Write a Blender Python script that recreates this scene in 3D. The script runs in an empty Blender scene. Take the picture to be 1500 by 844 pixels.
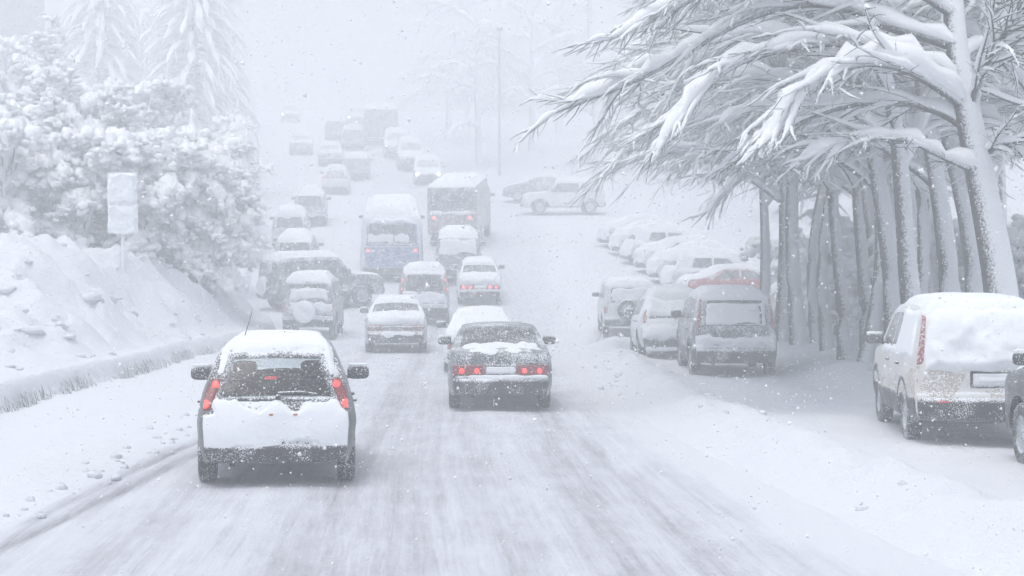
import bpy, math, random
import numpy as np
from mathutils import Vector

# ------------------------------------------------------------------ camera, sky, sun, exposure
scene = bpy.context.scene
COL = scene.collection
CAM_H = 2.25
LENS = 61.0
FPX = 1500 * LENS / 36.0          # focal length in pixels of the 1500 wide photograph
cam_d = bpy.data.cameras.new('camera')
cam_d.lens = LENS
cam_d.sensor_width = 36.0
cam_d.clip_start = 0.1
cam_d.clip_end = 2000
cam = bpy.data.objects.new('camera', cam_d)
cam.location = (0, 0, CAM_H)
cam.rotation_euler = (math.radians(90) - math.atan(27 / FPX), 0, 0)
COL.objects.link(cam)
scene.camera = cam

SUN_EL, SUN_ROT = math.radians(72), math.radians(215)
world = bpy.data.worlds.new('World')
scene.world = world
world.use_nodes = True
wn = world.node_tree
wn.nodes.clear()
wo = wn.nodes.new('ShaderNodeOutputWorld')
bg = wn.nodes.new('ShaderNodeBackground')
sky = wn.nodes.new('ShaderNodeTexSky')
sky.sky_type = 'NISHITA'
sky.sun_disc = False
sky.sun_elevation = SUN_EL
sky.sun_rotation = SUN_ROT
sky.dust_density = 6.0
sky.air_density = 1.0
sky.ozone_density = 1.0
hs = wn.nodes.new('ShaderNodeHueSaturation')
hs.inputs['Saturation'].default_value = 0.42
wn.links.new(sky.outputs[0], hs.inputs['Color'])
wn.links.new(hs.outputs[0], bg.inputs['Color'])
bg.inputs['Strength'].default_value = 0.13
wn.links.new(bg.outputs[0], wo.inputs['Surface'])

sd = bpy.data.lights.new('sun', 'SUN')
sd.energy = 0.55
sd.angle = math.radians(25)
sd.color = (1.0, 0.99, 0.975)
so = bpy.data.objects.new('sun', sd)
sdir = Vector((math.sin(SUN_ROT) * math.cos(SUN_EL), math.cos(SUN_ROT) * math.cos(SUN_EL), math.sin(SUN_EL)))
so.rotation_euler = sdir.to_track_quat('Z', 'Y').to_euler()
so.location = (0, 0, 60)
COL.objects.link(so)

vs = scene.view_settings
vs.view_transform = 'Standard'
vs.look = 'None'
vs.gamma = 1.0
vs.use_curve_mapping = False
vs.exposure = 0.48
scene.cycles.volume_bounces = 5
scene.cycles.max_bounces = 8
scene.cycles.diffuse_bounces = 3
scene.cycles.transparent_max_bounces = 12
scene.cycles.use_denoising = True
HAZE_DENSITY = 0.0130

# ------------------------------------------------------------------ numeric helpers
def _hash(ix, iy, seed):
    h = (ix.astype(np.int64) * 374761393 + iy.astype(np.int64) * 668265263 + seed * 1442695041) & 0xffffffff
    h = ((h ^ (h >> 13)) * 1274126177) & 0xffffffff
    h = h ^ (h >> 16)
    return (h & 0xffffff) / float(0xffffff)

def vn(a, b, seed=0):
    a = np.asarray(a, float); b = np.asarray(b, float)
    ia, ib = np.floor(a), np.floor(b)
    fa, fb = a - ia, b - ib
    fa = fa * fa * (3 - 2 * fa); fb = fb * fb * (3 - 2 * fb)
    v00 = _hash(ia, ib, seed); v10 = _hash(ia + 1, ib, seed)
    v01 = _hash(ia, ib + 1, seed); v11 = _hash(ia + 1, ib + 1, seed)
    return (v00 * (1 - fa) + v10 * fa) * (1 - fb) * 2 + (v01 * (1 - fa) + v11 * fa) * fb * 2 - 1

def fbm(a, b, seed=0, octv=4):
    s, amp, tot = 0, 1.0, 0.0
    for o in range(octv):
        s = s + amp * vn(a * 2 ** o + 17.3 * o, b * 2 ** o + 9.1 * o, seed + o)
        tot += amp
        amp *= 0.5
    return s / tot

def sstep(a, b, x):
    t = np.clip((np.asarray(x, float) - a) / (b - a), 0, 1)
    return t * t * (3 - 2 * t)

def poly_sd(px, pz, poly):
    """signed distance, positive inside"""
    inside = np.zeros(px.shape, bool)
    dist = np.full(px.shape, 1e9)
    n = len(poly)
    for i in range(n):
        x1, y1 = poly[i]; x2, y2 = poly[(i + 1) % n]
        dx, dy = x2 - x1, y2 - y1
        l2 = dx * dx + dy * dy + 1e-12
        t = np.clip(((px - x1) * dx + (pz - y1) * dy) / l2, 0, 1)
        dist = np.minimum(dist, np.hypot(px - x1 - t * dx, pz - y1 - t * dy))
        c = ((y1 > pz) != (y2 > pz)) & (px < (x2 - x1) * (pz - y1) / (y2 - y1 + 1e-12) + x1)
        inside ^= c
    return np.where(inside, dist, -dist)

def chaikin(pts, k=2):
    p = np.array(pts, float)
    for _ in range(k):
        q = np.empty((2 * (len(p) - 1), p.shape[1]))
        q[0::2] = 0.75 * p[:-1] + 0.25 * p[1:]
        q[1::2] = 0.25 * p[:-1] + 0.75 * p[1:]
        p = np.vstack([p[:1], q, p[-1:]])
    return p

# ------------------------------------------------------------------ mesh helpers
class MB:
    """collects vertices and quads and links them as one mesh object"""
    def __init__(s):
        s.v, s.f, s.n = [], [], 0
    def add(s, v, f):
        v = np.asarray(v, float); f = np.asarray(f, np.int64)
        if len(f) == 0:
            return
        if f.shape[1] == 3:
            f = np.hstack([f, f[:, 2:3]])
        s.v.append(v); s.f.append(f + s.n); s.n += len(v)
    def grid(s, P, keep=None, wrap=False):
        n, m = P.shape[:2]
        idx = np.arange(n * m).reshape(n, m)
        if wrap:
            idx = np.hstack([idx, idx[:, :1]])
        q = np.stack([idx[:-1, :-1], idx[1:, :-1], idx[1:, 1:], idx[:-1, 1:]], -1)
        if keep is not None:
            q = q[keep]
        s.add(P.reshape(-1, 3), q.reshape(-1, 4))
    def box(s, c, h, rot=0.0):
        cx, cy, cz = c; hx, hy, hz = h
        v = np.array([[x, y, z] for z in (-hz, hz) for y in (-hy, hy) for x in (-hx, hx)], float)
        if rot:
            cs, sn = math.cos(rot), math.sin(rot)
            v[:, :2] = v[:, :2] @ np.array([[cs, sn], [-sn, cs]])
        s.add(v + np.array(c), [[0, 2, 3, 1], [4, 5, 7, 6], [0, 1, 5, 4], [2, 6, 7, 3], [0, 4, 6, 2], [1, 3, 7, 5]])
    def blob(s, c, h, p=0.5, nu=14, nv=9, jitter=0.0, seed=0):
        """rounded box: superquadric"""
        u = np.linspace(0, 2 * math.pi, nu, endpoint=False)
        w = np.linspace(-math.pi / 2, math.pi / 2, nv)
        sg = lambda t: np.sign(t) * np.abs(t) ** p
        U, Wv = np.meshgrid(u, w)
        P = np.stack([sg(np.cos(Wv)) * sg(np.cos(U)), sg(np.cos(Wv)) * sg(np.sin(U)), sg(np.sin(Wv))], -1)
        if jitter:
            P *= (1 + jitter * vn(U * 1.3 + seed, Wv * 1.7, seed))[..., None]
        s.grid(P * np.array(h) + np.array(c), wrap=True)
    def tube(s, pts, rx, rz=None, sides=6, lift=0.0, flat=1.0):
        pts = np.asarray(pts, float); n = len(pts)
        rx = np.broadcast_to(np.asarray(rx, float), (n,)); rz = rx if rz is None else np.broadcast_to(np.asarray(rz, float), (n,))
        t = np.gradient(pts, axis=0)
        t /= np.linalg.norm(t, axis=1, keepdims=True) + 1e-9
        up = np.array([0, 0, 1.0])
        sd_ = np.cross(t, up)
        ln = np.linalg.norm(sd_, axis=1, keepdims=True)
        sd_ = np.where(ln < 0.08, np.array([1.0, 0, 0]), sd_ / (ln + 1e-9))
        uu = np.cross(sd_, t)
        a = np.linspace(0, 2 * math.pi, sides, endpoint=False)
        ca, sa = np.cos(a), np.sin(a)
        sa = np.where(sa < 0, sa * flat, sa)
        c = pts + uu * np.broadcast_to(np.asarray(lift, float), (n,))[:, None]
        P = c[:, None, :] + sd_[:, None, :] * (rx[:, None] * ca)[..., None] + uu[:, None, :] * (rz[:, None] * sa)[..., None]
        s.grid(P, wrap=True)
    def lathe(s, prof, c, axis='x', seg=24):
        """profile list of (r, h) turned round an axis through c"""
        a = np.linspace(0, 2 * math.pi, seg, endpoint=False)
        pr = np.array(prof, float)
        P = np.zeros((len(pr), seg, 3))
        r, h = pr[:, 0][:, None], pr[:, 1][:, None]
        if axis == 'x':
            P[..., 0] = h; P[..., 1] = r * np.cos(a); P[..., 2] = r * np.sin(a)
        elif axis == 'y':
            P[..., 1] = h; P[..., 0] = r * np.cos(a); P[..., 2] = r * np.sin(a)
        else:
            P[..., 2] = h; P[..., 0] = r * np.cos(a); P[..., 1] = r * np.sin(a)
        s.grid(P + np.array(c), wrap=True)
    def build(s, name, mat, parent=None, smooth=True, scale=None):
        V = np.vstack(s.v) if s.v else np.zeros((0, 3))
        F = np.vstack(s.f) if s.f else np.zeros((0, 4), np.int64)
        if len(F):
            used = np.unique(F); rm_ = np.full(len(V), -1, np.int64); rm_[used] = np.arange(len(used))
            V = V[used]; F = rm_[F]
        if scale is not None:
            V = V * np.array(scale)
        me = bpy.data.meshes.new(name)
        tri = F[:, 2] == F[:, 3]
        nl = np.where(tri, 3, 4)
        starts = np.concatenate([[0], np.cumsum(nl)[:-1]]) if len(F) else np.zeros(0)
        keep = np.ones(F.shape, bool); keep[tri, 3] = False
        loops = F[keep]
        me.vertices.add(len(V)); me.vertices.foreach_set('co', V.astype(np.float32).ravel())
        me.loops.add(len(loops)); me.loops.foreach_set('vertex_index', loops.astype(np.int32))
        me.polygons.add(len(F)); me.polygons.foreach_set('loop_start', starts.astype(np.int32))
        try:
            me.polygons.foreach_set('loop_total', nl.astype(np.int32))
        except Exception:
            pass
        me.update(calc_edges=True)
        me.validate()
        if smooth:
            me.polygons.foreach_set('use_smooth', np.ones(len(me.polygons), bool))
        me.materials.append(mat)
        o = bpy.data.objects.new(name, me)
        COL.objects.link(o)
        if parent is not None:
            o.parent = parent
        return o

def tag(o, label=None, cat=None, group=None, kind=None):
    if label: o['label'] = label
    if cat: o['category'] = cat
    if group: o['group'] = group
    if kind: o['kind'] = kind
    return o

def thing(name, label, cat, loc, rot=(0, 0, 0), group=None):
    o = bpy.data.objects.new(name, None)
    o.empty_display_size = 0.2
    COL.objects.link(o)
    o.location = loc; o.rotation_euler = rot
    return tag(o, label, cat, group)

def copy_tree(o, parent=None):
    c = o.copy(); COL.objects.link(c)
    if parent is not None:
        c.parent = parent
    for ch in list(o.children):
        copy_tree(ch, c)
    return c

# ------------------------------------------------------------------ materials
def mat(name):
    m = bpy.data.materials.new(name); m.use_nodes = True
    nt = m.node_tree
    b = nt.nodes['Principled BSDF']
    return m, nt, b

def N(nt, t, **kw):
    n = nt.nodes.new(t)
    for k, v in kw.items():
        if k in n.inputs: n.inputs[k].default_value = v
        else: setattr(n, k, v)
    return n

def simple(name, col, rough=0.6, metal=0.0, spec=0.4):
    m, nt, b = mat(name)
    b.inputs['Base Color'].default_value = (*col, 1)
    b.inputs['Roughness'].default_value = rough
    b.inputs['Metallic'].default_value = metal
    b.inputs['Specular IOR Level'].default_value = spec
    return m

SNOW_COL = (0.785, 0.82, 0.86)
def dusted(name, col, rough, speck, metal=0.0, patch=0.35, fine=70.0, spec=0.5, upw=0.30):
    """a surface with snow grains stuck to it: fine grains, in patches, more on faces that look up"""
    m, nt, b = mat(name)
    L = nt.links.new
    tc = N(nt, 'ShaderNodeTexCoord')
    n1 = N(nt, 'ShaderNodeTexNoise', Scale=fine, Detail=2.0, Roughness=0.6)
    n2 = N(nt, 'ShaderNodeTexNoise', Scale=3.0, Detail=4.0, Roughness=0.6)
    L(tc.outputs['Object'], n1.inputs['Vector']); L(tc.outputs['Object'], n2.inputs['Vector'])
    ge = N(nt, 'ShaderNodeNewGeometry')
    sx = N(nt, 'ShaderNodeSeparateXYZ'); L(ge.outputs['Normal'], sx.inputs[0])
    up = N(nt, 'ShaderNodeMapRange'); up.inputs['From Min'].default_value = 0.1; up.inputs['From Max'].default_value = 0.75
    up.inputs['To Min'].default_value = 0.0; up.inputs['To Max'].default_value = upw
    L(sx.outputs['Z'], up.inputs['Value'])
    a1 = N(nt, 'ShaderNodeMath', operation='MULTIPLY_ADD')          # n2*patch + n1
    L(n2.outputs['Fac'], a1.inputs[0]); a1.inputs[1].default_value = patch
    L(n1.outputs['Fac'], a1.inputs[2])
    a2 = N(nt, 'ShaderNodeMath', operation='ADD'); L(a1.outputs[0], a2.inputs[0]); L(up.outputs[0], a2.inputs[1])
    mr = N(nt, 'ShaderNodeMapRange')
    th = 0.5 + 0.5 * patch + 0.22 * (1 - 2 * speck)
    mr.inputs['From Min'].default_value = th - 0.05; mr.inputs['From Max'].default_value = th + 0.07
    L(a2.outputs[0], mr.inputs['Value'])
    mx = N(nt, 'ShaderNodeMix', data_type='RGBA')
    L(mr.outputs[0], mx.inputs[0])
    mx.inputs[6].default_value = (*col, 1); mx.inputs[7].default_value = (*SNOW_COL, 1)
    L(mx.outputs[2], b.inputs['Base Color'])
    rr = N(nt, 'ShaderNodeMapRange'); rr.inputs['To Min'].default_value = rough; rr.inputs['To Max'].default_value = 0.9
    L(mr.outputs[0], rr.inputs['Value']); L(rr.outputs[0], b.inputs['Roughness'])
    b.inputs['Metallic'].default_value = metal
    b.inputs['Specular IOR Level'].default_value = spec
    bp = N(nt, 'ShaderNodeBump', Strength=0.4, Distance=0.01)
    L(mr.outputs[0], bp.inputs['Height']); L(bp.outputs[0], b.inputs['Normal'])
    return m

def snow_mat(name, col=SNOW_COL, scale=14.0, strength=0.35, dist=0.03, fine=90.0):
    m, nt, b = mat(name)
    L = nt.links.new
    tc = N(nt, 'ShaderNodeTexCoord')
    n1 = N(nt, 'ShaderNodeTexNoise', Scale=scale, Detail=5.0, Roughness=0.62)
    n2 = N(nt, 'ShaderNodeTexNoise', Scale=fine, Detail=2.0)
    L(tc.outputs['Object'], n1.inputs['Vector']); L(tc.outputs['Object'], n2.inputs['Vector'])
    ad = N(nt, 'ShaderNodeMath', operation='MULTIPLY_ADD'); L(n2.outputs['Fac'], ad.inputs[0]); ad.inputs[1].default_value = 0.25
    L(n1.outputs['Fac'], ad.inputs[2])
    bp = N(nt, 'ShaderNodeBump', Strength=strength, Distance=dist)
    L(ad.outputs[0], bp.inputs['Height']); L(bp.outputs[0], b.inputs['Normal'])
    b.inputs['Base Color'].default_value = (*col, 1)
    b.inputs['Roughness'].default_value = 0.85
    b.inputs['Specular IOR Level'].default_value = 0.2
    return m

def emit(name, col, strength, base=(0.3, 0.02, 0.02)):
    m, nt, b = mat(name)
    b.inputs['Base Color'].default_value = (*base, 1)
    b.inputs['Emission Color'].default_value = (*col, 1)
    b.inputs['Emission Strength'].default_value = strength
    b.inputs['Roughness'].default_value = 0.3
    return m

def bark_mat(name, col, plaster, fine=22.0, amp=1.5):
    """dark bark, snow driven onto its windward side (fixed in the place, not to the viewer)"""
    m, nt, b = mat(name)
    L = nt.links.new
    tc = N(nt, 'ShaderNodeTexCoord')
    n1 = N(nt, 'ShaderNodeTexNoise', Scale=fine, Detail=4.0, Roughness=0.7)
    L(tc.outputs['Object'], n1.inputs['Vector'])
    ge = N(nt, 'ShaderNodeNewGeometry')
    vd = N(nt, 'ShaderNodeVectorMath', operation='DOT_PRODUCT'); vd.inputs[1].default_value = (0.72, -0.66, 0.22)
    L(ge.outputs['Normal'], vd.inputs[0])
    a = N(nt, 'ShaderNodeMath', operation='MULTIPLY_ADD'); L(n1.outputs['Fac'], a.inputs[0]); a.inputs[1].default_value = amp
    L(vd.outputs['Value'], a.inputs[2])
    mr = N(nt, 'ShaderNodeMapRange'); mr.inputs['From Min'].default_value = plaster - 0.22; mr.inputs['From Max'].default_value = plaster + 0.34
    L(a.outputs[0], mr.inputs['Value'])
    mx = N(nt, 'ShaderNodeMix', data_type='RGBA'); L(mr.outputs[0], mx.inputs[0])
    mx.inputs[6].default_value = (*col, 1); mx.inputs[7].default_value = (*SNOW_COL, 1)
    L(mx.outputs[2], b.inputs['Base Color'])
    b.inputs['Roughness'].default_value = 0.9
    b.inputs['Specular IOR Level'].default_value = 0.1
    bp = N(nt, 'ShaderNodeBump', Strength=0.7, Distance=0.03)
    L(n1.outputs['Fac'], bp.inputs['Height']); L(bp.outputs[0], b.inputs['Normal'])
    return m

def road_mat(name):
    m, nt, b = mat(name)
    L = nt.links.new
    at = N(nt, 'ShaderNodeAttribute', attribute_name='track')
    tc = N(nt, 'ShaderNodeTexCoord')
    fl = N(nt, 'ShaderNodeAttribute', attribute_name='flow')
    mp = N(nt, 'ShaderNodeMapping'); mp.inputs['Scale'].default_value = (1.0, 0.028, 1.0)
    L(fl.outputs['Vector'], mp.inputs['Vector'])
    mq = N(nt, 'ShaderNodeMapping'); mq.inputs['Scale'].default_value = (1.0, 0.30, 1.0)
    L(fl.outputs['Vector'], mq.inputs['Vector'])
    n1 = N(nt, 'ShaderNodeTexNoise', Scale=9.0, Detail=8.0, Roughness=0.72)       # streaks along the road
    L(mp.outputs[0], n1.inputs['Vector'])
    n2 = N(nt, 'ShaderNodeTexNoise', Scale=2.2, Detail=8.0, Roughness=0.72)       # patches
    L(mq.outputs[0], n2.inputs['Vector'])
    n3 = N(nt, 'ShaderNodeTexNoise', Scale=30.0, Detail=6.0, Roughness=0.9)       # grains and clods
    L(tc.outputs['Object'], n3.inputs['Vector'])
    s1 = N(nt, 'ShaderNodeMath', operation='MULTIPLY_ADD'); L(n1.outputs['Fac'], s1.inputs[0]); s1.inputs[1].default_value = 1.1; L(n2.outputs['Fac'], s1.inputs[2])
    n4 = N(nt, 'ShaderNodeTexNoise', Scale=38.0, Detail=4.0, Roughness=0.7); L(mp.outputs[0], n4.inputs['Vector'])   # tyre lines
    s0 = N(nt, 'ShaderNodeMath', operation='MULTIPLY_ADD'); L(n4.outputs['Fac'], s0.inputs[0]); s0.inputs[1].default_value = 0.42; L(s1.outputs[0], s0.inputs[2]); s1 = s0
    s2 = N(nt, 'ShaderNodeMath', operation='MULTIPLY_ADD'); L(n3.outputs['Fac'], s2.inputs[0]); s2.inputs[1].default_value = 1.15; L(s1.outputs[0], s2.inputs[2])
    s3 = N(nt, 'ShaderNodeMath', operation='MULTIPLY_ADD'); L(at.outputs['Fac'], s3.inputs[0]); s3.inputs[1].default_value = 0.62; L(s2.outputs[0], s3.inputs[2])
    mr = N(nt, 'ShaderNodeMapRange'); mr.inputs['From Min'].default_value = 1.64; mr.inputs['From Max'].default_value = 2.78
    L(s3.outputs[0], mr.inputs['Value'])
    cr = N(nt, 'ShaderNodeValToRGB')
    e = cr.color_ramp.elements
    e[0].position = 0.0; e[0].color = (0.68, 0.71, 0.765, 1)
    e[1].position = 1.0; e[1].color = (0.12, 0.12, 0.14, 1)
    k = e.new(0.30); k.color = (0.59, 0.61, 0.68, 1)
    k = e.new(0.62); k.color = (0.42, 0.43, 0.475, 1)
    L(mr.outputs[0], cr.inputs['Fac']); L(cr.outputs['Color'], b.inputs['Base Color'])
    b.inputs['Roughness'].default_value = 0.8
    b.inputs['Specular IOR Level'].default_value = 0.25
    bp = N(nt, 'ShaderNodeBump', Strength=0.5, Distance=0.02); L(s2.outputs[0], bp.inputs['Height']); L(bp.outputs[0], b.inputs['Normal'])
    return m

def glass_mat(name):
    m, nt, b = mat(name)
    L = nt.links.new
    nt.nodes.remove(b)
    out = nt.nodes['Material Output']
    tr = N(nt, 'ShaderNodeBsdfTransparent'); tr.inputs['Color'].default_value = (0.72, 0.78, 0.80, 1)
    gl = N(nt, 'ShaderNodeBsdfGlossy'); gl.inputs['Roughness'].default_value = 0.08; gl.inputs['Color'].default_value = (0.8, 0.8, 0.8, 1)
    df = N(nt, 'ShaderNodeBsdfDiffuse'); df.inputs['Color'].default_value = (*SNOW_COL, 1)
    mx = N(nt, 'ShaderNodeMixShader'); mx.inputs[0].default_value = 0.03
    L(tr.outputs[0], mx.inputs[1]); L(gl.outputs[0], mx.inputs[2])
    tc = N(nt, 'ShaderNodeTexCoord')
    n1 = N(nt, 'ShaderNodeTexNoise', Scale=60.0, Detail=2.0, Roughness=0.6); L(tc.outputs['Object'], n1.inputs['Vector'])
    mr = N(nt, 'ShaderNodeMapRange'); mr.inputs['From Min'].default_value = 0.60; mr.inputs['From Max'].default_value = 0.70
    L(n1.outputs['Fac'], mr.inputs['Value'])
    m2 = N(nt, 'ShaderNodeMixShader'); L(mr.outputs[0], m2.inputs[0]); L(mx.outputs[0], m2.inputs[1]); L(df.outputs[0], m2.inputs[2])
    L(m2.outputs[0], out.inputs['Surface'])
    return m

M = {}
M['snow'] = snow_mat('snow')
M['snow_tree'] = snow_mat('tree_snow', (.86, .885, .915), scale=9.0, strength=0.5, dist=0.04, fine=60)
M['snow_ground'] = snow_mat('ground_snow', (0.68, 0.71, 0.765), 3.0, 0.9, 0.08, 30)
M['road'] = road_mat('packed_snow')
M['glass'] = glass_mat('clear_glass')
M['window'] = dusted('window_glass', (0.018, 0.022, 0.028), 0.12, 0.33, patch=0.3, fine=60, upw=0.0)
M['window_far'] = dusted('snowy_glass', (0.03, 0.035, 0.04), 0.3, 0.42, patch=0.4, fine=40, upw=0.05)
M['black'] = dusted('black_plastic', (0.016, 0.017, 0.02), 0.55, 0.22, patch=0.6, fine=75, upw=0.2)
M['tyre'] = dusted('tyre_rubber', (0.018, 0.018, 0.02), 0.85, 0.28, patch=0.5, fine=60, upw=0.2)
M['rim'] = dusted('wheel_rim', (0.30, 0.31, 0.33), 0.4, 0.45, metal=0.6)
M['interior'] = simple('dark_interior', (0.010, 0.012, 0.015), 0.9, 0, .1)
M['under'] = simple('underbody', (0.015, 0.015, 0.017), 0.9)
M['lamp'] = dusted('red_lamp', (0.20, 0.010, 0.012), 0.25, 0.14, patch=0.3, fine=45, upw=0.0)
M['lamp_off'] = dusted('red_lamp_off', (0.26, 0.035, 0.04), 0.35, 0.34, patch=0.4, fine=50, upw=0.05)
M['amber'] = simple('amber_lamp', (0.45, 0.13, 0.03), 0.3)
M['bulb'] = emit('red_bulb', (1.0, 0.035, 0.03), 2.2)
M['bulb_far'] = emit('red_bulb_far', (1.0, 0.06, 0.05), 5.0)
M['head'] = emit('headlight', (1.0, 0.95, 0.85), 22.0, (0.9, 0.9, 0.9))
M['headoff'] = simple('headlight_glass', (0.5, 0.52, 0.55), 0.15)
M['plate'] = dusted('number_plate', (0.75, 0.76, 0.78), 0.5, 0.5)
M['chrome'] = simple('chrome', (0.6, 0.6, 0.62), 0.2, 1.0)
PAINT = {}
def paint(col, speck=0.4, rough=0.35, metal=0.2, upw=0.30):
    k = (col, speck, upw)
    if k not in PAINT:
        PAINT[k] = dusted('car_paint', col, rough, speck, metal=metal, patch=0.55, fine=60, upw=upw)
    return PAINT[k]
M['bark'] = bark_mat('bark', (0.050, 0.044, 0.044), 1.22)
M['trunk'] = bark_mat('trunk_bark', (0.045, 0.039, 0.038), 1.14, 30.0, 2.3)
M['twig'] = bark_mat('twig_bark', (0.030, 0.027, 0.028), 1.30, 30.0)
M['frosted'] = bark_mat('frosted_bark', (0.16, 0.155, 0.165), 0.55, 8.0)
M['rimed'] = bark_mat('rimed_twig', (0.13, 0.127, 0.14), 0.78, 14.0)
M['trunk_dark'] = bark_mat('dark_trunk_bark', (0.045, 0.039, 0.038), 1.42, 26.0, 2.3)
M['frosty_twig'] = bark_mat('frosty_twig', (0.040, 0.037, 0.040), 1.08, 26.0)
M['bush'] = bark_mat('bush_twig', (0.10, 0.095, 0.105), 1.15, 20.0)

# ------------------------------------------------------------------ the lie of the land
PK = np.array([(-50, 0), (0, 0), (40, 0), (52, 0.08), (58, 0.35), (64, 0.85), (70, 1.65), (80, 2.9), (88, 4.0), (97, 5.3), (112, 7.6), (135, 11.6),
               (160, 15.5), (200, 20.5), (260, 25.0), (330, 28.0), (500, 30.0)], float)
def prof(Y):
    return np.interp(Y, PK[:, 0], PK[:, 1])
_yy = np.linspace(-50, 500, 5501)
_pp = np.convolve(np.pad(prof(_yy), 40, mode='edge'), np.ones(81) / 81, 'valid')
def prof_s(Y):
    return np.interp(Y, _yy, _pp)
def edge_r(Y):
    return np.interp(Y, [0, 10, 14, 18.7, 28, 45, 52], [4.6, 4.0, 3.3, 2.75, 1.95, 1.7, 2.2])
def edge_l(Y):
    return np.interp(Y, [0, 30, 50, 70, 110, 160], [-4.7, -4.6, -5.4, -6.6, -10.5, -18])
def bank_edge(Y):
    return np.interp(Y, [0, 44, 50, 56, 62, 75, 100, 130], [-8.0, -8.0, -7.35, -7.6, -9.6, -11.2, -15.0, -20.0])

def ground_z(X, Y):
    X = np.asarray(X, float); Y = np.asarray(Y, float)
    z = prof_s(Y)
    # ridge of ploughed snow along the right edge of the road, then the soft parking strip
    s = X - edge_r(Y)
    near = 1 - sstep(46, 56, Y)
    lump = 0.5 + 0.5 * fbm(X * 1.9, Y * 1.3, 5, 4)
    ridge = np.exp(-((s - 0.75) / 0.55) ** 2) * (0.08 + 0.36 * lump + .05 * fbm(X * 6, Y * 5, 6, 2)) + sstep(0.2, 1.2, s) * 0.10
    z = z + near * ridge
    z = z + near * sstep(0.3, 1.5, s) * (0.09 * fbm(X * 0.9, Y * 0.6, 8, 5))
    # raised bed under the row of trees on the right
    bed = sstep(5.6, 6.6, X) * sstep(26.0, 29.0, Y) * (1 - sstep(52, 56, Y))
    z = z + bed * (0.30 + 0.12 * fbm(X * 1.2, Y * 1.2, 12, 3))
    # left shoulder
    l = edge_l(Y) - X
    z = z + sstep(0.0, 1.0, l) * 0.04 + sstep(0.0, 0.8, l) * 0.04 * fbm(X * 1.5, Y * 0.9, 21, 4)
    # gentle hills at the sides far away
    z = z + 3.0 * sstep(16, 60, np.abs(X)) * sstep(40, 120, Y)
    return z

def bank_top(X, Y):
    """snow bank on the left: a low lip, a shelf, then a heap behind"""
    X = np.asarray(X, float); Y = np.asarray(Y, float)
    scal = 0.26 * fbm(Y * 1.3, X * 0.3, 31, 5)
    s = bank_edge(Y) - X + scal
    lip = 0.40 * sstep(-0.05, 0.18, s)
    shelf = 0.12 * np.clip(s, 0, 2.5)
    pil = lambda fx, fy, sd: 1 - 1.6 * np.abs(fbm(X * fx, Y * fy, sd, 2))
    heap = sstep(0.4, 3.1, s) * (0.12 + 1.50 * sstep(33, 43, Y)) * (1 + 0.30 * fbm(X * 0.5, Y * 0.40, 33, 3))
    lumps = sstep(0.4, 1.4, s) * (.12 + .88 * sstep(31, 38, Y)) * (0.50 * pil(.85, .7, 35) + 0.26 * pil(1.9, 1.6, 36) + 0.10 * pil(4.2, 3.4, 39) - .2)
    soft = 0.03 * fbm(X * 1.2, Y * 0.8, 37, 3) * sstep(0.1, 0.6, s)
    return lip + shelf + heap + lumps + soft

def place_z(X, Y):
    return float(ground_z(np.array([X]), np.array([Y]))[0])

def spaced(a, b, d0, k):
    out, y = [a], a
    while y < b:
        y += d0 * max(1.0, (y / 14.0) ** k)
        out.append(y)
    return np.array(out)

# ground sheet
ys = np.concatenate([np.arange(-28, 10, 3.0), spaced(10, 330, 0.16, 1.35)])
xs = np.concatenate([np.arange(-140, -22, 8.0), np.arange(-22, -9, 0.6), np.arange(-9, 10, 0.16), np.arange(10, 24, 0.7), np.arange(24, 141, 8.0)])
XX, YY = np.meshgrid(xs, ys)
ZZ = ground_z(XX, YY)
inroad = sstep(0.05, 0.6, XX - edge_l(YY)) * sstep(0.05, 0.6, np.where(YY < 50, edge_r(YY), 3.2) - XX)
inbank = sstep(0.0, 0.5, bank_edge(YY) - XX - 0.2) * (YY < 140)
ZZ = ZZ - 0.14 * inroad - 0.10 * inbank
g = MB(); g.grid(np.stack([XX, YY, ZZ], -1))
ground = g.build('ground', M['snow_ground'])
tag(ground, 'snow covered ground and parking strip', None, None, 'structure')

# road: packed snow with wheel tracks worn into it
ry = np.concatenate([np.arange(-10, 11, 1.5), spaced(11, 300, 0.11, 1.3)])
rt = np.linspace(0, 1, 110)
RY, RT = np.meshgrid(ry, rt, indexing='ij')
rl = edge_l(RY) - 0.05
rr_ = .22 * fbm(RY * .45, RY * 0, 61, 3) + np.where(RY < 50, edge_r(RY), np.interp(RY, [50, 60, 300], [2.2, 3.2, 3.2])) + 0.05
RX = rl + RT * (rr_ - rl)
def track(pts, w, a):
    p = np.array(pts, float)
    o = np.argsort(p[:, 1]); p = p[o]
    cx = np.interp(RY, p[:, 1], p[:, 0]) + 0.05 * vn(RY * 0.5, RY * 0 + a * 10, 77)
    fade = sstep(p[0, 1] - 3, p[0, 1], RY) * (1 - sstep(p[-1, 1] - 8, p[-1, 1], RY))
    return a * np.exp(-((RX - cx) / w) ** 2) * fade
TR = np.zeros_like(RX)
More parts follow.
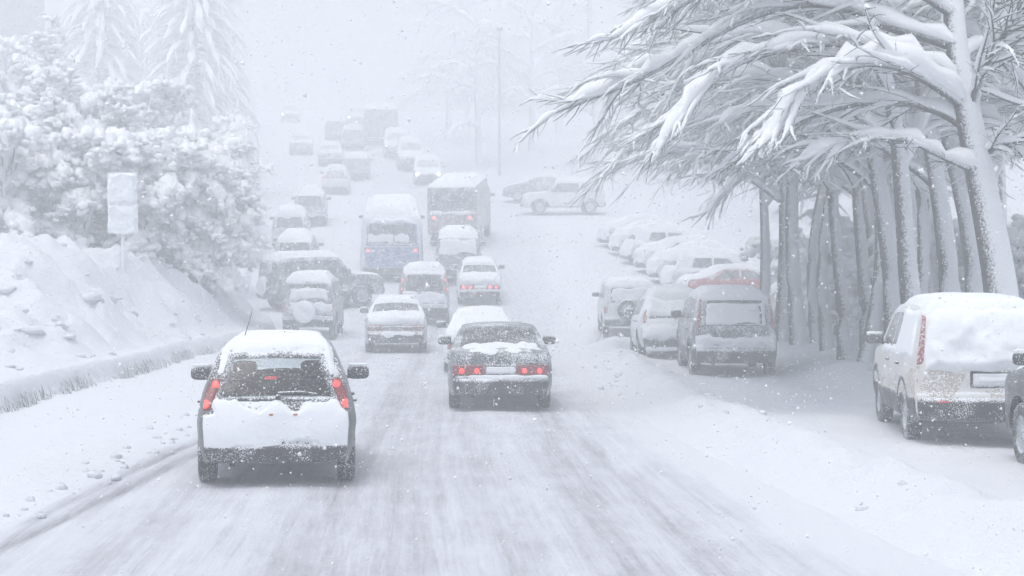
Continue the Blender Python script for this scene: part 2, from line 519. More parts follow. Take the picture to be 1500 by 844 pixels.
for pts, w, a in [
    ([(-4.75, 5), (-4.42, 14.8), (-4.15, 23), (-4.05, 40)], 0.10, 0.95), ([(-4.45, 5), (-4.12, 14.8), (-3.85, 23), (-3.8, 40)], 0.11, 0.85),
    ([(-3.05, 4), (-3.1, 12), (-3.15, 18), (-3.8, 46), (-4.0, 64)], 0.26, 0.35), ([(-1.5, 4), (-1.62, 12), (-1.75, 18), (-2.4, 46), (-2.6, 64)], 0.28, 0.62),
    ([(-0.9, 4), (-1.0, 13), (-1.2, 20), (-2.0, 40)], 0.55, 0.42),
    ([(0.3, 4), (0.15, 12), (-0.35, 20), (-0.92, 28), (-1.7, 60)], 0.30, 0.36), ([(1.1, 4), (0.98, 12), (0.62, 20), (0.5, 28), (-0.3, 60)], 0.34, 0.52),
    ([(2.6, 4), (2.3, 12.7), (1.5, 23), (1.1, 30), (0.7, 44)], 0.34, 0.46), ([(1.9, 4), (1.6, 12.7), (0.9, 23), (0.7, 30)], 0.20, 0.45),
    ([(-0.6, 40), (-1.2, 64), (-3.0, 88), (-7, 120), (-16, 165)], 2.2, 0.22)]:
    TR = np.maximum(TR, track(pts, w, a))
TR = TR + 0.14
TR *= sstep(0.0, 0.06, RT) * sstep(0.0, 0.10, 1 - RT)
TR -= 0.9 * (1 - sstep(0.0, 0.07, RT + .03 * fbm(RX * 2, RY * .6, 51, 3))) + 1.0 * (1 - sstep(0.02, 0.22, 1 - RT + .06 * fbm(RX * 2, RY * .5, 52, 4)))
RZ = prof_s(RY) + 0.012 * fbm(RX * 2.2, RY * 0.5, 41, 3) - 0.035 * np.clip(TR, 0, 1)
edge_up = 0.06 * ((1 - sstep(0, 0.04, RT)) + (1 - sstep(0, 0.03, 1 - RT)))
rb = MB(); rb.grid(np.stack([RX, RY, RZ - edge_up], -1))
road = rb.build('road', M['road'])
tag(road, 'road of packed snow with grey wheel tracks', None, None, 'structure')
atr = road.data.attributes.new('track', 'FLOAT', 'POINT')
atr.data.foreach_set('value', TR.astype(np.float32).ravel())
FC = np.interp(RY, [0, 12, 20, 28, 46, 64, 88, 120, 165], [.9, .55, .05, -.2, -.8, -1.3, -3.0, -7.0, -16.0])
fla = road.data.attributes.new('flow', 'FLOAT_VECTOR', 'POINT')
fla.data.foreach_set('vector', np.stack([RX - FC, RY, 0 * RY], -1).astype(np.float32).ravel())

# snow bank on the left
by_ = np.concatenate([np.arange(12, 62, 0.14), spaced(62, 130, 0.4, 0.6)])
bs = np.concatenate([np.linspace(-0.35, 0.45, 14), np.linspace(0.45, 5.5, 34)[1:], np.linspace(5.5, 18, 14)[1:]])
BY, BS = np.meshgrid(by_, bs, indexing='ij')
BX = bank_edge(BY) - BS
BZ = ground_z(BX, BY) + bank_top(BX, BY) - 0.03
BZ = np.where(BS < -0.3, BZ - 0.1, BZ)
bb = MB(); bb.grid(np.stack([BX, BY, BZ], -1)[:, ::-1])
snow_bank = bb.build('snow_bank', M['snow_ground'])
tag(snow_bank, 'heaped snow bank along the left kerb', None, None, 'structure')
def bank_z(X, Y):
    X = np.array([X]); Y = np.array([Y])
    return float((ground_z(X, Y) + bank_top(X, Y))[0])

# dry grass hanging out below the lip of the bank
rng = np.random.default_rng(3)
gr = MB()
for i in range(1500):
    y = rng.uniform(17, 46)
    if fbm(np.array([y * 1.1]), np.array([0.5]), 91, 3)[0] < rng.uniform(-.25, .35): continue
    x = float(bank_edge(y)) + 0.05 + 0.26 * float(fbm(np.array([y * 1.3]), np.array([-2.4]), 31, 5)[0]) + rng.uniform(-0.05, 0.10)
    z0 = place_z(x, y)
    h = rng.uniform(0.05, 0.26)
    lean = rng.normal(0, 0.07)
    w = rng.uniform(0.008, 0.02)
    p = np.array([(x + 0.06, y, z0 + 0.0), (x + 0.03, y + lean * 0.5, z0 + h * 0.6), (x - 0.02, y + lean, z0 + h)])
    gr.tube(p, [w, w * 0.8, w * 0.2], sides=3)
tag(gr.build('dry_grass', M['bush']), 'dry grey grass poking out under the lip of the snow bank', 'grass', None, 'stuff')

# ------------------------------------------------------------------ vehicles
def trap(xb, zb, xt, zt, c=0.0):
    return [(c - xb, zb), (c + xb, zb), (c + xt, zt), (c - xt, zt)]
def mir(poly):
    return [(-x, z) for x, z in poly][::-1]

KIND = {}
KIND['hatch'] = dict(L=3.95, W=1.70, H=1.48,
    top=[(0.03, .27), (0.0, .40), (0.0, .55), (.015, .66), (.05, .80), (.11, .90), (.32, 1.22), (.45, 1.37), (.58, 1.43), (1.1, 1.48), (1.9, 1.47), (2.35, 1.41), (3.02, 1.0), (3.5, .90), (3.8, .78), (3.92, .6), (3.95, .45), (3.92, .26)],
    tum=[(.2, .90), (.42, .985), (.66, 1), (.84, .965), (1.0, .915), (1.36, .74), (1.44, .69), (1.5, .58)], plan=(.12, .18), wheels=(.66, 3.15, .30),
    rw=trap(.60, .90, .47, 1.335), lamps=[[(.57, 1.11), (.66, 1.125), (.80, .87), (.785, .79), (.675, .81)]], bulbs=[(.632, 1.055, .043), (.728, .865, .050)],
    bumper=trap(.80, .26, .82, .47), plate=(0, .62, .27, .07), sw=[[(.80, 1.02), (1.62, .99), (1.62, 1.37), (.95, 1.37)], [(1.70, .99), (2.72, .99), (2.28, 1.34), (1.70, 1.37)]],
    ws=trap(.66, 1.00, .55, 1.40), roof=(.45, 2.30), hood=(3.0, 3.85), deck=None, head=[(.50, .62), (.78, .62), (.78, .78), (.55, .76)], mirror=(2.62, .99), grille=trap(.35, .45, .38, .66))
KIND['sedan'] = dict(L=4.5, W=1.70, H=1.34,
    top=[(.03, .28), (0.0, .40), (0.0, .54), (.025, .58), (.035, .76), (.06, .88), (.14, .94), (.72, .985), (1.28, 1.25), (1.45, 1.305), (2.0, 1.34), (2.5, 1.315), (3.2, .955), (4.0, .84), (4.35, .72), (4.47, .58), (4.5, .45), (4.47, .28)],
    tum=[(.2, .93), (.42, 1), (.68, 1), (.85, .97), (.97, .93), (1.25, .76), (1.36, .68)], plan=(.11, .16), wheels=(.95, 3.6, .30),
    rw=trap(.66, .985, .57, 1.275), lamps=[[(.25, .58), (.765, .58), (.77, .75), (.25, .75)]], bulbs=[(.38, .655, .05), (.62, .655, .05)],
    bumper=trap(.82, .27, .83, .535), plate=(0, .665, .22, .055), sw=[[(1.05, .97), (2.0, .96), (2.0, 1.27), (1.45, 1.25)], [(2.07, .96), (3.05, .96), (2.5, 1.24), (2.07, 1.27)]],
    ws=trap(.68, 1.0, .55, 1.27), roof=(1.25, 2.5), hood=(3.2, 4.4), deck=(.10, .75), head=[(.45, .56), (.80, .56), (.80, .70), (.45, .70)], mirror=(2.85, .97), grille=trap(.36, .48, .40, .66))
KIND['suv'] = dict(L=4.35, W=1.76, H=1.72,
    top=[(.03, .33), (0.0, .45), (0.0, .62), (.04, .66), (.05, .92), (.07, 1.03), (.20, 1.50), (.30, 1.63), (.5, 1.69), (1.4, 1.72), (2.2, 1.70), (2.55, 1.64), (3.12, 1.15), (3.3, 1.08), (4.05, .98), (4.27, .86), (4.34, .65), (4.35, .5), (4.32, .33)],
    tum=[(.25, .94), (.5, 1), (.85, 1), (1.02, .975), (1.15, .95), (1.60, .83), (1.74, .74)], plan=(.09, .14), wheels=(.75, 3.4, .35),
    rw=trap(.64, 1.06, .56, 1.55), lamps=[[(.665, 1.60), (.72, 1.60), (.845, 1.02), (.80, .98), (.72, 1.02)]], bulbs=[(.72, 1.40, .03), (.78, 1.12, .03)],
    bumper=trap(.85, .32, .86, .60), plate=(.12, .82, .27, .075), sw=[[(.40, 1.12), (1.05, 1.10), (1.05, 1.57), (.55, 1.57)], [(1.12, 1.10), (2.0, 1.10), (2.0, 1.59), (1.12, 1.58)], [(2.07, 1.10), (2.98, 1.10), (2.5, 1.56), (2.07, 1.59)]],
    ws=trap(.70, 1.18, .60, 1.58), roof=(.32, 2.55), hood=(3.15, 4.15), deck=None, head=[(.45, .74), (.82, .74), (.82, .92), (.50, .92)], mirror=(2.85, 1.14), grille=trap(.38, .60, .42, .86))
KIND['jeep'] = dict(L=4.0, W=1.70, H=1.80,
    top=[(.03, .42), (0.0, .52), (0.0, .66), (.03, .70), (.035, 1.0), (.05, 1.12), (.10, 1.60), (.15, 1.73), (.28, 1.78), (1.2, 1.80), (2.1, 1.79), (2.35, 1.74), (2.72, 1.22), (2.85, 1.15), (3.7, 1.10), (3.92, 1.02), (3.98, .80), (4.0, .6), (3.97, .42)],
    tum=[(.3, .94), (.55, 1), (.95, 1), (1.10, .98), (1.20, .96), (1.68, .88), (1.82, .80)], plan=(.06, .10), wheels=(.72, 3.15, .38),
    rw=trap(.62, 1.16, .58, 1.62), lamps=[[(.70, .82), (.81, .82), (.81, 1.02), (.70, 1.02)]], bulbs=[(.755, .92, .04)],
    bumper=trap(.83, .42, .83, .64), plate=(-.42, .80, .24, .07), sw=[[(.30, 1.18), (1.15, 1.16), (1.15, 1.66), (.36, 1.66)], [(1.25, 1.16), (2.60, 1.16), (2.28, 1.66), (1.25, 1.67)]],
    ws=trap(.70, 1.22, .64, 1.68), roof=(.18, 2.35), hood=(2.8, 3.9), deck=None, head=[(.50, .80), (.72, .80), (.72, .98), (.50, .98)], mirror=(2.55, 1.22), grille=trap(.40, .66, .42, .96))
KIND['bus'] = dict(L=7.2, W=2.45, H=2.95,
    top=[(.05, .38), (0.0, .55), (0.0, 1.2), (.01, 1.6), (.06, 2.3), (.14, 2.65), (.32, 2.84), (.7, 2.92), (2.0, 2.95), (5.0, 2.95), (6.6, 2.90), (6.9, 2.75), (7.1, 1.9), (7.18, 1.2), (7.2, .6), (7.17, .38)],
    tum=[(.3, .97), (.6, 1), (1.4, 1), (2.3, .97), (2.65, .93), (2.97, .80)], plan=(.07, .07), wheels=(1.8, 5.6, .46),
    rw=trap(.92, 1.62, .86, 2.38), lamps=[[(.86, 1.27), (.98, 1.27), (.98, 1.42), (.86, 1.42)]], bulbs=[(.92, 1.345, .06)],
    bumper=trap(1.15, .40, 1.15, .66), plate=(0, .85, .26, .07), sw=[[(.8 + i * 1.15, 1.55), (1.8 + i * 1.15, 1.55), (1.8 + i * 1.15, 2.35), (.8 + i * 1.15, 2.35)] for i in range(5)],
    ws=trap(1.0, 1.45, .95, 2.45), roof=(.25, 6.7), hood=None, deck=None, head=[(.75, .75), (1.05, .75), (1.05, .95), (.75, .95)], mirror=(6.95, 2.0), grille=trap(.5, .6, .5, .9))
KIND['truck'] = dict(L=7.0, W=2.5, H=3.05,
    top=[(.03, .75), (0.0, .80), (0.0, 1.5), (0.0, 2.6), (.02, 2.94), (.08, 3.02), (.3, 3.05), (2.0, 3.05), (4.8, 3.05), (5.1, 3.02), (5.2, 2.6), (5.3, 2.5), (6.3, 2.45), (6.7, 1.75), (6.9, 1.6), (6.97, 1.0), (7.0, .7), (6.97, .5)],
    tum=[(.3, .97), (.8, 1), (2.6, 1), (2.94, .99), (3.06, .96)], plan=(.01, .06), wheels=(1.5, 5.7, .48),
    rw=trap(1.10, 1.92, 1.10, 2.85), lamps=[[(.80, 1.02), (1.0, 1.02), (1.0, 1.16), (.80, 1.16)]], bulbs=[(.90, 1.55, .07)],
    bumper=trap(1.2, .76, 1.2, .92), plate=(0, 1.1, .26, .07), sw=[],
    ws=trap(1.0, 1.75, .95, 2.35), roof=(.1, 5.1), hood=(5.4, 6.3), deck=None, head=[(.75, .75), (1.05, .75), (1.05, .95), (.75, .95)], mirror=(6.2, 2.0), grille=trap(.5, .6, .5, .9))

class Shell:
    """a car body: a silhouette seen from the side, a half width W(y, z), and rounded faces across"""
    def __init__(s, k, lean=None):
        s.k = k
        c = chaikin(k['top'], 2)
        s.y, s.z = c[:, 0].copy(), c[:, 1].copy()
        ip = int(np.argmax(s.z)); s.ip = ip
        for i in range(1, ip + 1): s.z[i] = max(s.z[i], s.z[i - 1] + 1e-4)
        for i in range(ip + 1, len(s.z)): s.z[i] = min(s.z[i], s.z[i - 1] - 1e-4)
        for i in range(1, len(s.y)):
            if i <= ip and i > 8: s.y[i] = max(s.y[i], s.y[i - 1] + 1e-4)
        t = np.stack([np.gradient(s.y), np.gradient(s.z)], 1)
        t /= np.linalg.norm(t, axis=1, keepdims=True) + 1e-9
        s.ny, s.nz = -t[:, 1], t[:, 0]
        s.L = s.y.max(); s.Wd = k['W'] / 2
        s.tz = np.array(k['tum'])[:, 0]; s.tw = np.array(k['tum'])[:, 1]
        s.zz = np.linspace(0, s.tz[-1] + 0.2, 200)
        w = np.interp(s.zz, s.tz, s.tw)
        s.ww = np.convolve(np.pad(w, 5, mode='edge'), np.ones(11) / 11, 'valid')
        s.bul = 0.05 if k['W'] < 2 else 0.04
    def W(s, y, z):
        y = np.clip(y, 0, s.L)
        pr, pf = s.k['plan']
        r = 1 - pr * np.clip(1 - y / 0.75, 0, 1) ** 2.6
        f = 1 - pf * np.clip(1 - (s.L - y) / 1.0, 0, 1) ** 2.4
        return s.Wd * np.interp(z, s.zz, s.ww) * r * f
    def _at(s, u, x, off):
        i = np.arange(len(s.y))
        y, z = np.interp(u, i, s.y), np.interp(u, i, s.z)
        ny, nz = np.interp(u, i, s.ny), np.interp(u, i, s.nz)
        w = s.W(y, z)
        v = np.clip(x / w, -1, 1)
        b = s.bul * (1 - np.abs(v) ** 2.6) + off
        return np.stack([v * w, y + ny * b, z + nz * b], -1)
    def rear(s, x, z, off):
        u = np.interp(z, s.z[:s.ip + 1], np.arange(s.ip + 1))
        return s._at(u, x, off)
    def front(s, x, z, off):
        n = len(s.z)
        u = np.interp(-z, -s.z[s.ip:], np.arange(s.ip, n))
        return s._at(u, x, off)
    def top(s, x, y, off):
        i0 = 6; yy = np.maximum.accumulate(s.y[i0:-6]); yy = yy + np.arange(len(yy)) * 1e-6
        u = np.interp(y, yy, np.arange(i0, len(s.y) - 6))
        return s._at(u, x, off)
    def side(s, sg):
        def fn(y, z, off):
            return np.stack([sg * (s.W(y, z) + off), y, z + 0 * y], -1)
        return fn
    def body(s, holes_rear=(), holes_front=()):
        k = s.k; mb = MB()
        # across
        v = np.array([-1, -.985, -.95, -.88, -.75, -.55, -.3, 0, .3, .55, .75, .88, .95, .985, 1.0])
        n = len(s.y)
        uu = np.linspace(0, n - 1, n * 2 - 1)
        U, V = np.meshgrid(uu, v, indexing='ij')
        i = np.arange(n)
        y, z = np.interp(U, i, s.y), np.interp(U, i, s.z)
        w = s.W(y, z)
        P = s._at(U, V * w, 0.0)
        cu = (U[:-1, :-1] + U[1:, 1:]) / 2
        cx = (P[:-1, :-1, 0] + P[1:, 1:, 0]) / 2; cz = (z[:-1, :-1] + z[1:, 1:]) / 2
        keep = np.ones(cu.shape, bool)
        for h in holes_rear: keep &= ~((cu < s.ip) & (poly_sd(cx, cz, h) > 0))
        for h in holes_front: keep &= ~((cu > s.ip) & (poly_sd(cx, cz, h) > 0))
        mb.grid(P[:, ::-1], keep[:, ::-1])
        # sides
        w1, w2, r = k['wheels']
        sill = k['top'][0][1] - 0.02
        ys_ = np.unique(np.concatenate([np.linspace(0, s.L, 70), s.y[(s.y > 0) & (s.y < s.L)]] + [c + (r + .07) * np.cos(np.linspace(0, math.pi, 17)) for c in (w1, w2)]))
        ys_ = ys_[(ys_ >= 0) & (ys_ <= s.L)]
        top_y, top_z = s.y[np.argmin(s.y):], s.z[np.argmin(s.y):]
        oy = np.argsort(top_y, kind='stable')
        zt = np.interp(ys_, top_y[oy], top_z[oy])
        zb = np.full(len(ys_), sill)
        zb = np.where(ys_ < 0.06, np.interp(ys_, [0, .06], [s.z[np.argmin(s.y)], sill]), zb)
        for c in (w1, w2):
            q = (r + .07) ** 2 - (ys_ - c) ** 2
            zb = np.where(q > 0, np.maximum(zb, r + np.sqrt(np.maximum(q, 0))), zb)
        zb = np.minimum(zb, zt)
        t = np.linspace(0, 1, 18)
        Z = zb[:, None] + (zt - zb)[:, None] * t
        Y = np.repeat(ys_[:, None], 18, 1)
        X = s.W(Y, Z)
        for sg in (1, -1):
            G = np.stack([sg * X, Y, Z], -1)
            mb.grid(G if sg > 0 else G[::-1])
        return mb

class Car:
    def __init__(s, kind, name, label, cat, group, X, Y, yaw=0.0, L=None, W=None, H=None, dz=0.0, oncoming=False, z=None, detail=1.0, seed=1):
        k = KIND[kind]; s.k = k; s.sh = Shell(k); s.kind = kind
        s.S = np.array([(W or k['W']) / k['W'], (L or k['L']) / k['L'], (H or k['H']) / k['H']])
        s.len = L or k['L']; s.seed = seed; s.detail = detail
        a = math.radians(yaw)
        if oncoming:
            Y = Y + s.len; a += math.pi
        fx, fy = -math.sin(a), math.cos(a)
        w1, w2 = k['wheels'][0] * s.S[1], k['wheels'][1] * s.S[1]
        za, zb_ = place_z(X + fx * w1, Y + fy * w1), place_z(X + fx * w2, Y + fy * w2)
        pitch = math.atan2(zb_ - za, w2 - w1)
        zz = za - w1 * math.tan(pitch) if z is None else z
        s.root = thing(name, label, cat, (X, Y, zz - 0.02 + dz), (pitch, 0, a), group)
        s.rng = random.Random(seed)
    def put(s, mb, name, m, parent=None, smooth=True):
        return mb.build(name, m, parent or s.root, smooth, s.S)
    def patch(s, name, where, poly, m, parent=None, t=.01, edge=.015, step=.03, noise=0.0, ns=6.0, tn=0.0, holes=(), lift=0.0, seed=0):
        if callable(where): fn = where
        else: fn = {'rear': s.sh.rear, 'front': s.sh.front, 'top': s.sh.top}.get(where) or s.sh.side(1 if where == 'right' else -1)
        p = np.array(poly)
        pad = noise + step * 1.5
        lo, hi = p.min(0) - pad, p.max(0) + pad
        st = step / s.detail
        na, nb = [max(4, int(math.ceil((hi[i] - lo[i]) / st)) + 1) for i in (0, 1)]
        A, B = np.meshgrid(np.linspace(lo[0], hi[0], na), np.linspace(lo[1], hi[1], nb), indexing='ij')
        d = poly_sd(A, B, poly)
        for h in holes: d = np.minimum(d, -poly_sd(A, B, h))
        sd_ = s.seed * 13 + seed
        if noise: d = d + noise * 1.6 * fbm(A * ns, B * ns, sd_, 3)
        off = np.clip(d * (t / edge), -0.025, t)
        if tn: off = np.where(off > 0, off * (1 + tn * fbm(A * ns * 0.7 + 5, B * ns * 0.7, sd_ + 9, 3)), off)
        P = fn(A, B, off + lift)
        keep = np.maximum.reduce([off[:-1, :-1], off[1:, :-1], off[1:, 1:], off[:-1, 1:]]) > 0
        if not keep.any(): return None
        mb = MB(); mb.grid(P, keep)
        return s.put(mb, name, m, parent)
    def wheel(s, x, y, name='wheel', r=None, spare=False, axis='x', z=None, snow=None):
        """tyre with a rim; the axle lies along the given axis"""
        r = (r or s.k['wheels'][2]) * s.S[2]
        z = r if z is None else z * s.S[2]
        c = (x * s.S[0], y * s.S[1], z)
        w = 0.095 if r < .42 else .13
        sg = 1 if x >= 0 else -1
        if axis == 'y': sg = -1
        tm = MB(); tm.lathe([(r * .60, -w * .9), (r * .85, -w), (r * .97, -w * .85), (r, -w * .5), (r, w * .5), (r * .97, w * .85), (r * .85, w), (r * .60, w * .9)], c, axis, 28)
        ty = tm.build(name, M['tyre'], s.root)
        rm = MB(); rm.lathe([(r * .64, sg * w * .92), (r * .60, sg * w * .70), (r * .45, sg * w * .60), (r * .25, sg * w * .75), (r * .12, sg * w * .95), (0.001, sg * w * .95)], c, axis, 28)
        rm.build('rim', M['rim'], ty)
        if snow:
            sm = MB(); sm.lathe([(r * 1.0, sg * w * .2), (r * .98, sg * w * 1.1), (r * .7, sg * w * 1.5), (r * .3, sg * w * 1.55), (0.001, sg * w * 1.5)], c, axis, 28)
            V = sm.v[0]; V += 0.03 * vn(V[:, 0] * 7, V[:, 2] * 7, s.seed)[:, None] * np.array([0, sg, 0])
            sm.build('snow', M['snow'], ty)
        return ty
    def mirror(s, sg, size=(.12, .05, .075), out=0.16):
        y, z = s.k['mirror']
        w = float(s.sh.W(np.array([y]), np.array([z]))[0])
        mb = MB()
        mb.blob((sg * (w + out - .03), y, z + .06), size, .55)
        mb.tube([(sg * (w - .03), y + .02, z - .01), (sg * (w + out - .05), y, z + .03)], .025, sides=6)
        o = s.put(mb, 'door_mirror', M['black'])
        gm = MB(); gm.blob((sg * (w + out - .03), y - size[1] * .92, z + .06), (size[0] * .82, .008, size[2] * .8), .5)
        s.put(gm, 'mirror_glass', M['window'], o)
        sm = MB(); sm.blob((sg * (w + out - .03), y + .005, z + .06 + size[2]), (size[0] * .95, size[1] * .9, .022), .7)
        s.put(sm, 'snow', M['snow'], o)
    def make(s, color, speck=.4, lights='off', snow='road', see=False, winmat=None, rearwin=True, plate=True, mirrors=(1, -1), spare=False,
             rear_snow=None, roof_t=None, face='rear', sides=True, blanket=.14, bulb=None, wipe=True, rack=False, lower=None, lamps=True, side_snow=(), upw=.30, cladding=False, deck_t=.055):
        k, sh = s.k, s.sh
        pm = paint(color, speck, upw=upw)
        far = s.detail < .8
        wm = winmat or (M['window_far'] if far else M['window'])
        body = sh.body([k['rw']] if see else (), [k['ws']] if see else ())
        s.put(body, 'body', pm)
        um = MB(); w1, w2, r = k['wheels']
        zb = k['top'][0][1]
        um.box((0, sh.L / 2, zb + .12), (sh.Wd * .74, sh.L / 2 - .22, .13))
        for yy in (w1, w2): um.tube([(-sh.Wd * .8, yy, r), (sh.Wd * .8, yy, r)], .05)
        if not far: um.tube([(-.45, .02, zb - .01), (-.45, .5, zb - .02)], .035)
        s.put(um, 'underbody', M['under'], smooth=False)
        for sg in (1, -1):
            for yy in (w1, w2): s.wheel(sg * (sh.Wd - .115), yy)
        # glass
        if rearwin:
            if see:
                s.patch('rear_window', 'rear', k['rw'], M['glass'], t=.004, edge=.01, step=.03)
                fr = k['rw']; big = [(x * 1.07, z + (.03 if z > 1.2 else -.03)) for x, z in fr]; small = [(x * .95, z + (-.022 if z > 1.2 else .022)) for x, z in fr]
                s.patch('window_seal', 'rear', big, M['black'], t=.010, edge=.01, step=.02, holes=[small])
            else:
                s.patch('rear_window', 'rear', k['rw'], wm, t=.006, edge=.012, step=.03)
        s.patch('windscreen', 'front', k['ws'], M['glass'] if see else wm, t=.006, edge=.012, step=.04)
        if sides:
            for sg, nm in ((1, 'right'), (-1, 'left')):
                for p in k['sw']: s.patch('side_window', nm, p, wm, t=.006, edge=.012, step=.04)
                if not far and s.kind in ('hatch', 'sedan', 'suv', 'jeep'):
                    yb, zb2 = k['sw'][-1][0]
                    for dy in (.12, -.85):
                        hm = MB()
                        hp = sh.side(sg)(np.array([yb + dy]), np.array([zb2 - .14]), np.array([.02]))[0]
                        hm.blob(hp, (.022, .09, .018), .6, 8, 6)
                        s.put(hm, 'door_handle', M['black'])
        # lamps
        for sg in (1, -1):
            for p in k['lamps']:
                q = p if sg > 0 else mir(p)
                lo = None if not lamps else s.patch('tail_lamp', 'rear', q, M['lamp'] if lights == 'bright' else M['lamp_off'], t=.014, edge=.016, step=.018 if not far else .03)
                if lights in ('on', 'bright') and lo:
                    for bx, bz, br in k['bulbs']:
                        circ = [(sg * bx + br * math.cos(a), bz + br * math.sin(a)) for a in np.linspace(0, 2 * math.pi, 12, endpoint=False)]
                        s.patch('bulb', 'rear', circ, bulb or M['bulb'], lo, t=.021, edge=.012, step=.012 if not far else .02)
            q = k['head'] if sg > 0 else mir(k['head'])
            hl = s.patch('headlight', 'front', q, M['headoff'], t=.012, edge=.015, step=.03)
            if lights == 'head' and hl and not (s.root.location.y > 150 and sg < 0):
                hx = sum(p[0] for p in q) / 4; hz_ = sum(p[1] for p in q) / 4
                s.patch('bulb', 'front', [(hx + .10 * math.cos(a), hz_ + .09 * math.sin(a)) for a in np.linspace(0, 2 * math.pi, 12, endpoint=False)], M['head'], hl, t=.03, edge=.015, step=.02)
        s.patch('bumper', 'rear', k['bumper'], lower or M['black'], t=.045, edge=.04, step=.035)
        s.patch('front_bumper', 'front', [(x, z - .02) for x, z in k['bumper']], lower or M['black'], t=.04, edge=.04, step=.05)
        s.patch('grille', 'front', k['grille'], M['black'], t=.012, edge=.012, step=.04)
        if plate:
            cx, cz, pw, ph = k['plate']
            po = s.patch('number_plate', 'rear', trap(pw, cz - ph, pw, cz + ph, cx), M['plate'], t=.014, edge=.006, step=.02)
            if not far:
                s.patch('plate_frame', 'rear', trap(pw + .035, cz - ph - .03, pw + .035, cz + ph + .03, cx), M['black'], po, t=.008, edge=.006, step=.02, holes=[trap(pw, cz - ph, pw, cz + ph, cx)])
        for sg in mirrors: s.mirror(sg)
        if wipe and not far and s.kind != 'sedan':
            wx = k['rw'][0][0]; wz = k['rw'][0][1]
            pts = sh.rear(np.array([.02, .25, .42]), np.array([wz + .035, wz + .05, wz + .035]), np.array([.03, .032, .02]))
            wmb = MB(); wmb.tube(pts, [.02, .016, .012], sides=5)
            wmb.blob(sh.rear(np.array([.02]), np.array([wz + .0]), np.array([.03]))[0], (.03, .03, .03), .8, 8, 6)
            s.put(wmb, 'wiper', M['black'])
        if spare:
            s.wheel(spare[0], float(sh.rear(np.array([spare[0]]), np.array([spare[1]]), np.array([.12]))[0, 1]), 'spare_wheel', .33, True, 'y', spare[1], snow=len(spare) > 2 and spare[2])
        if rack:
            rk = MB()
            for sg in (1, -1): rk.tube([(sg * sh.Wd * .62, k['roof'][0] + .15, k['H'] + .04), (sg * sh.Wd * .62, k['roof'][1] - .1, k['H'] + .04)], .018)
            for yy in (.25, .75): rk.tube([(-sh.Wd * .62, k['roof'][0] + yy * 1.5, k['H'] + .05), (sh.Wd * .62, k['roof'][0] + yy * 1.5, k['H'] + .05)], .018)
            s.put(rk, 'roof_rack', M['black'])
        # snow
        def top_poly(y0, y1, inset=.03):
            yy = np.linspace(y0, y1, 12)
            zz = np.interp(yy, np.sort(sh.y), sh.z[np.argsort(sh.y)])
            ww = sh.W(yy, zz) - inset
            return [(-w, y) for w, y in zip(ww, yy)] + [(w, y) for w, y in zip(ww[::-1], yy[::-1])]
        st = .05 if not far else .09
        if snow == 'road':
            t = roof_t or .06
            s.patch('roof_snow', 'top', top_poly(k['roof'][0] - .02, k['roof'][1]), M['snow'], t=t, edge=t * 1.3, step=st, noise=.05, ns=3, tn=.3, seed=2)
            if k['hood']: s.patch('hood_snow', 'top', top_poly(*k['hood']), M['snow'], t=.05, edge=.08, step=st, noise=.06, ns=3, tn=.3, seed=3)
            if k['deck']: s.patch('deck_snow', 'top', top_poly(*k['deck']), M['snow'], t=deck_t, edge=deck_t * 1.3, step=st, noise=.05, ns=4, tn=.3, seed=4)
        elif snow == 'buried':
            y0 = k['deck'][0] if k['deck'] else k['roof'][0] - .12
            y1 = k['hood'][1] if k['hood'] else k['roof'][1]
            s.patch('snow_cover', 'top', top_poly(y0, y1, .0), M['snow'], t=blanket, edge=blanket * .9, step=st * .9, noise=.05, ns=2.2, tn=.45, seed=5)
        for i, (poly, tt, nz, holes) in enumerate(rear_snow or []):
            s.patch('rear_snow', 'rear', poly, M['snow'], t=tt, edge=tt * 1.2, step=.03 if not far else .06, noise=nz, ns=5, tn=.9, holes=holes, seed=20 + i)
        if cladding:
            for nm in ('right', 'left'):
                w1, w2, r = k['wheels']
                arch = lambda c, q: [(c + q * math.cos(a), r + q * math.sin(a)) for a in np.linspace(0, 2 * math.pi, 20, endpoint=False)]
                s.patch('cladding', nm, [(.05, .30), (sh.L - .1, .30), (sh.L - .1, .55), (.05, .60)], M['black'], t=.012, edge=.012, step=.05, holes=[arch(w1, r + .06), arch(w2, r + .06)])
                for c in (w1, w2):
                    s.patch('arch_trim', nm, arch(c, r + .14), M['black'], t=.014, edge=.012, step=.035, holes=[arch(c, r + .065), [(c - 1, -.2), (c + 1, -.2), (c + 1, .30), (c - 1, .30)]])
        for nm, poly, tt, nz in side_snow:
            s.patch('side_snow', nm, poly, M['snow'], t=tt, edge=tt * 1.3, step=.04 if not far else .08, noise=nz, ns=4, tn=.4, seed=31)
        return s

UP = 'vehicles driving up the snowy road'
PKL = 'vehicles standing along the left kerb'
PKR = 'vehicles parked on the right of the road'
ROW = 'cars parked side by side under deep snow'
FAR = 'faint vehicles on the hill in the snowfall'

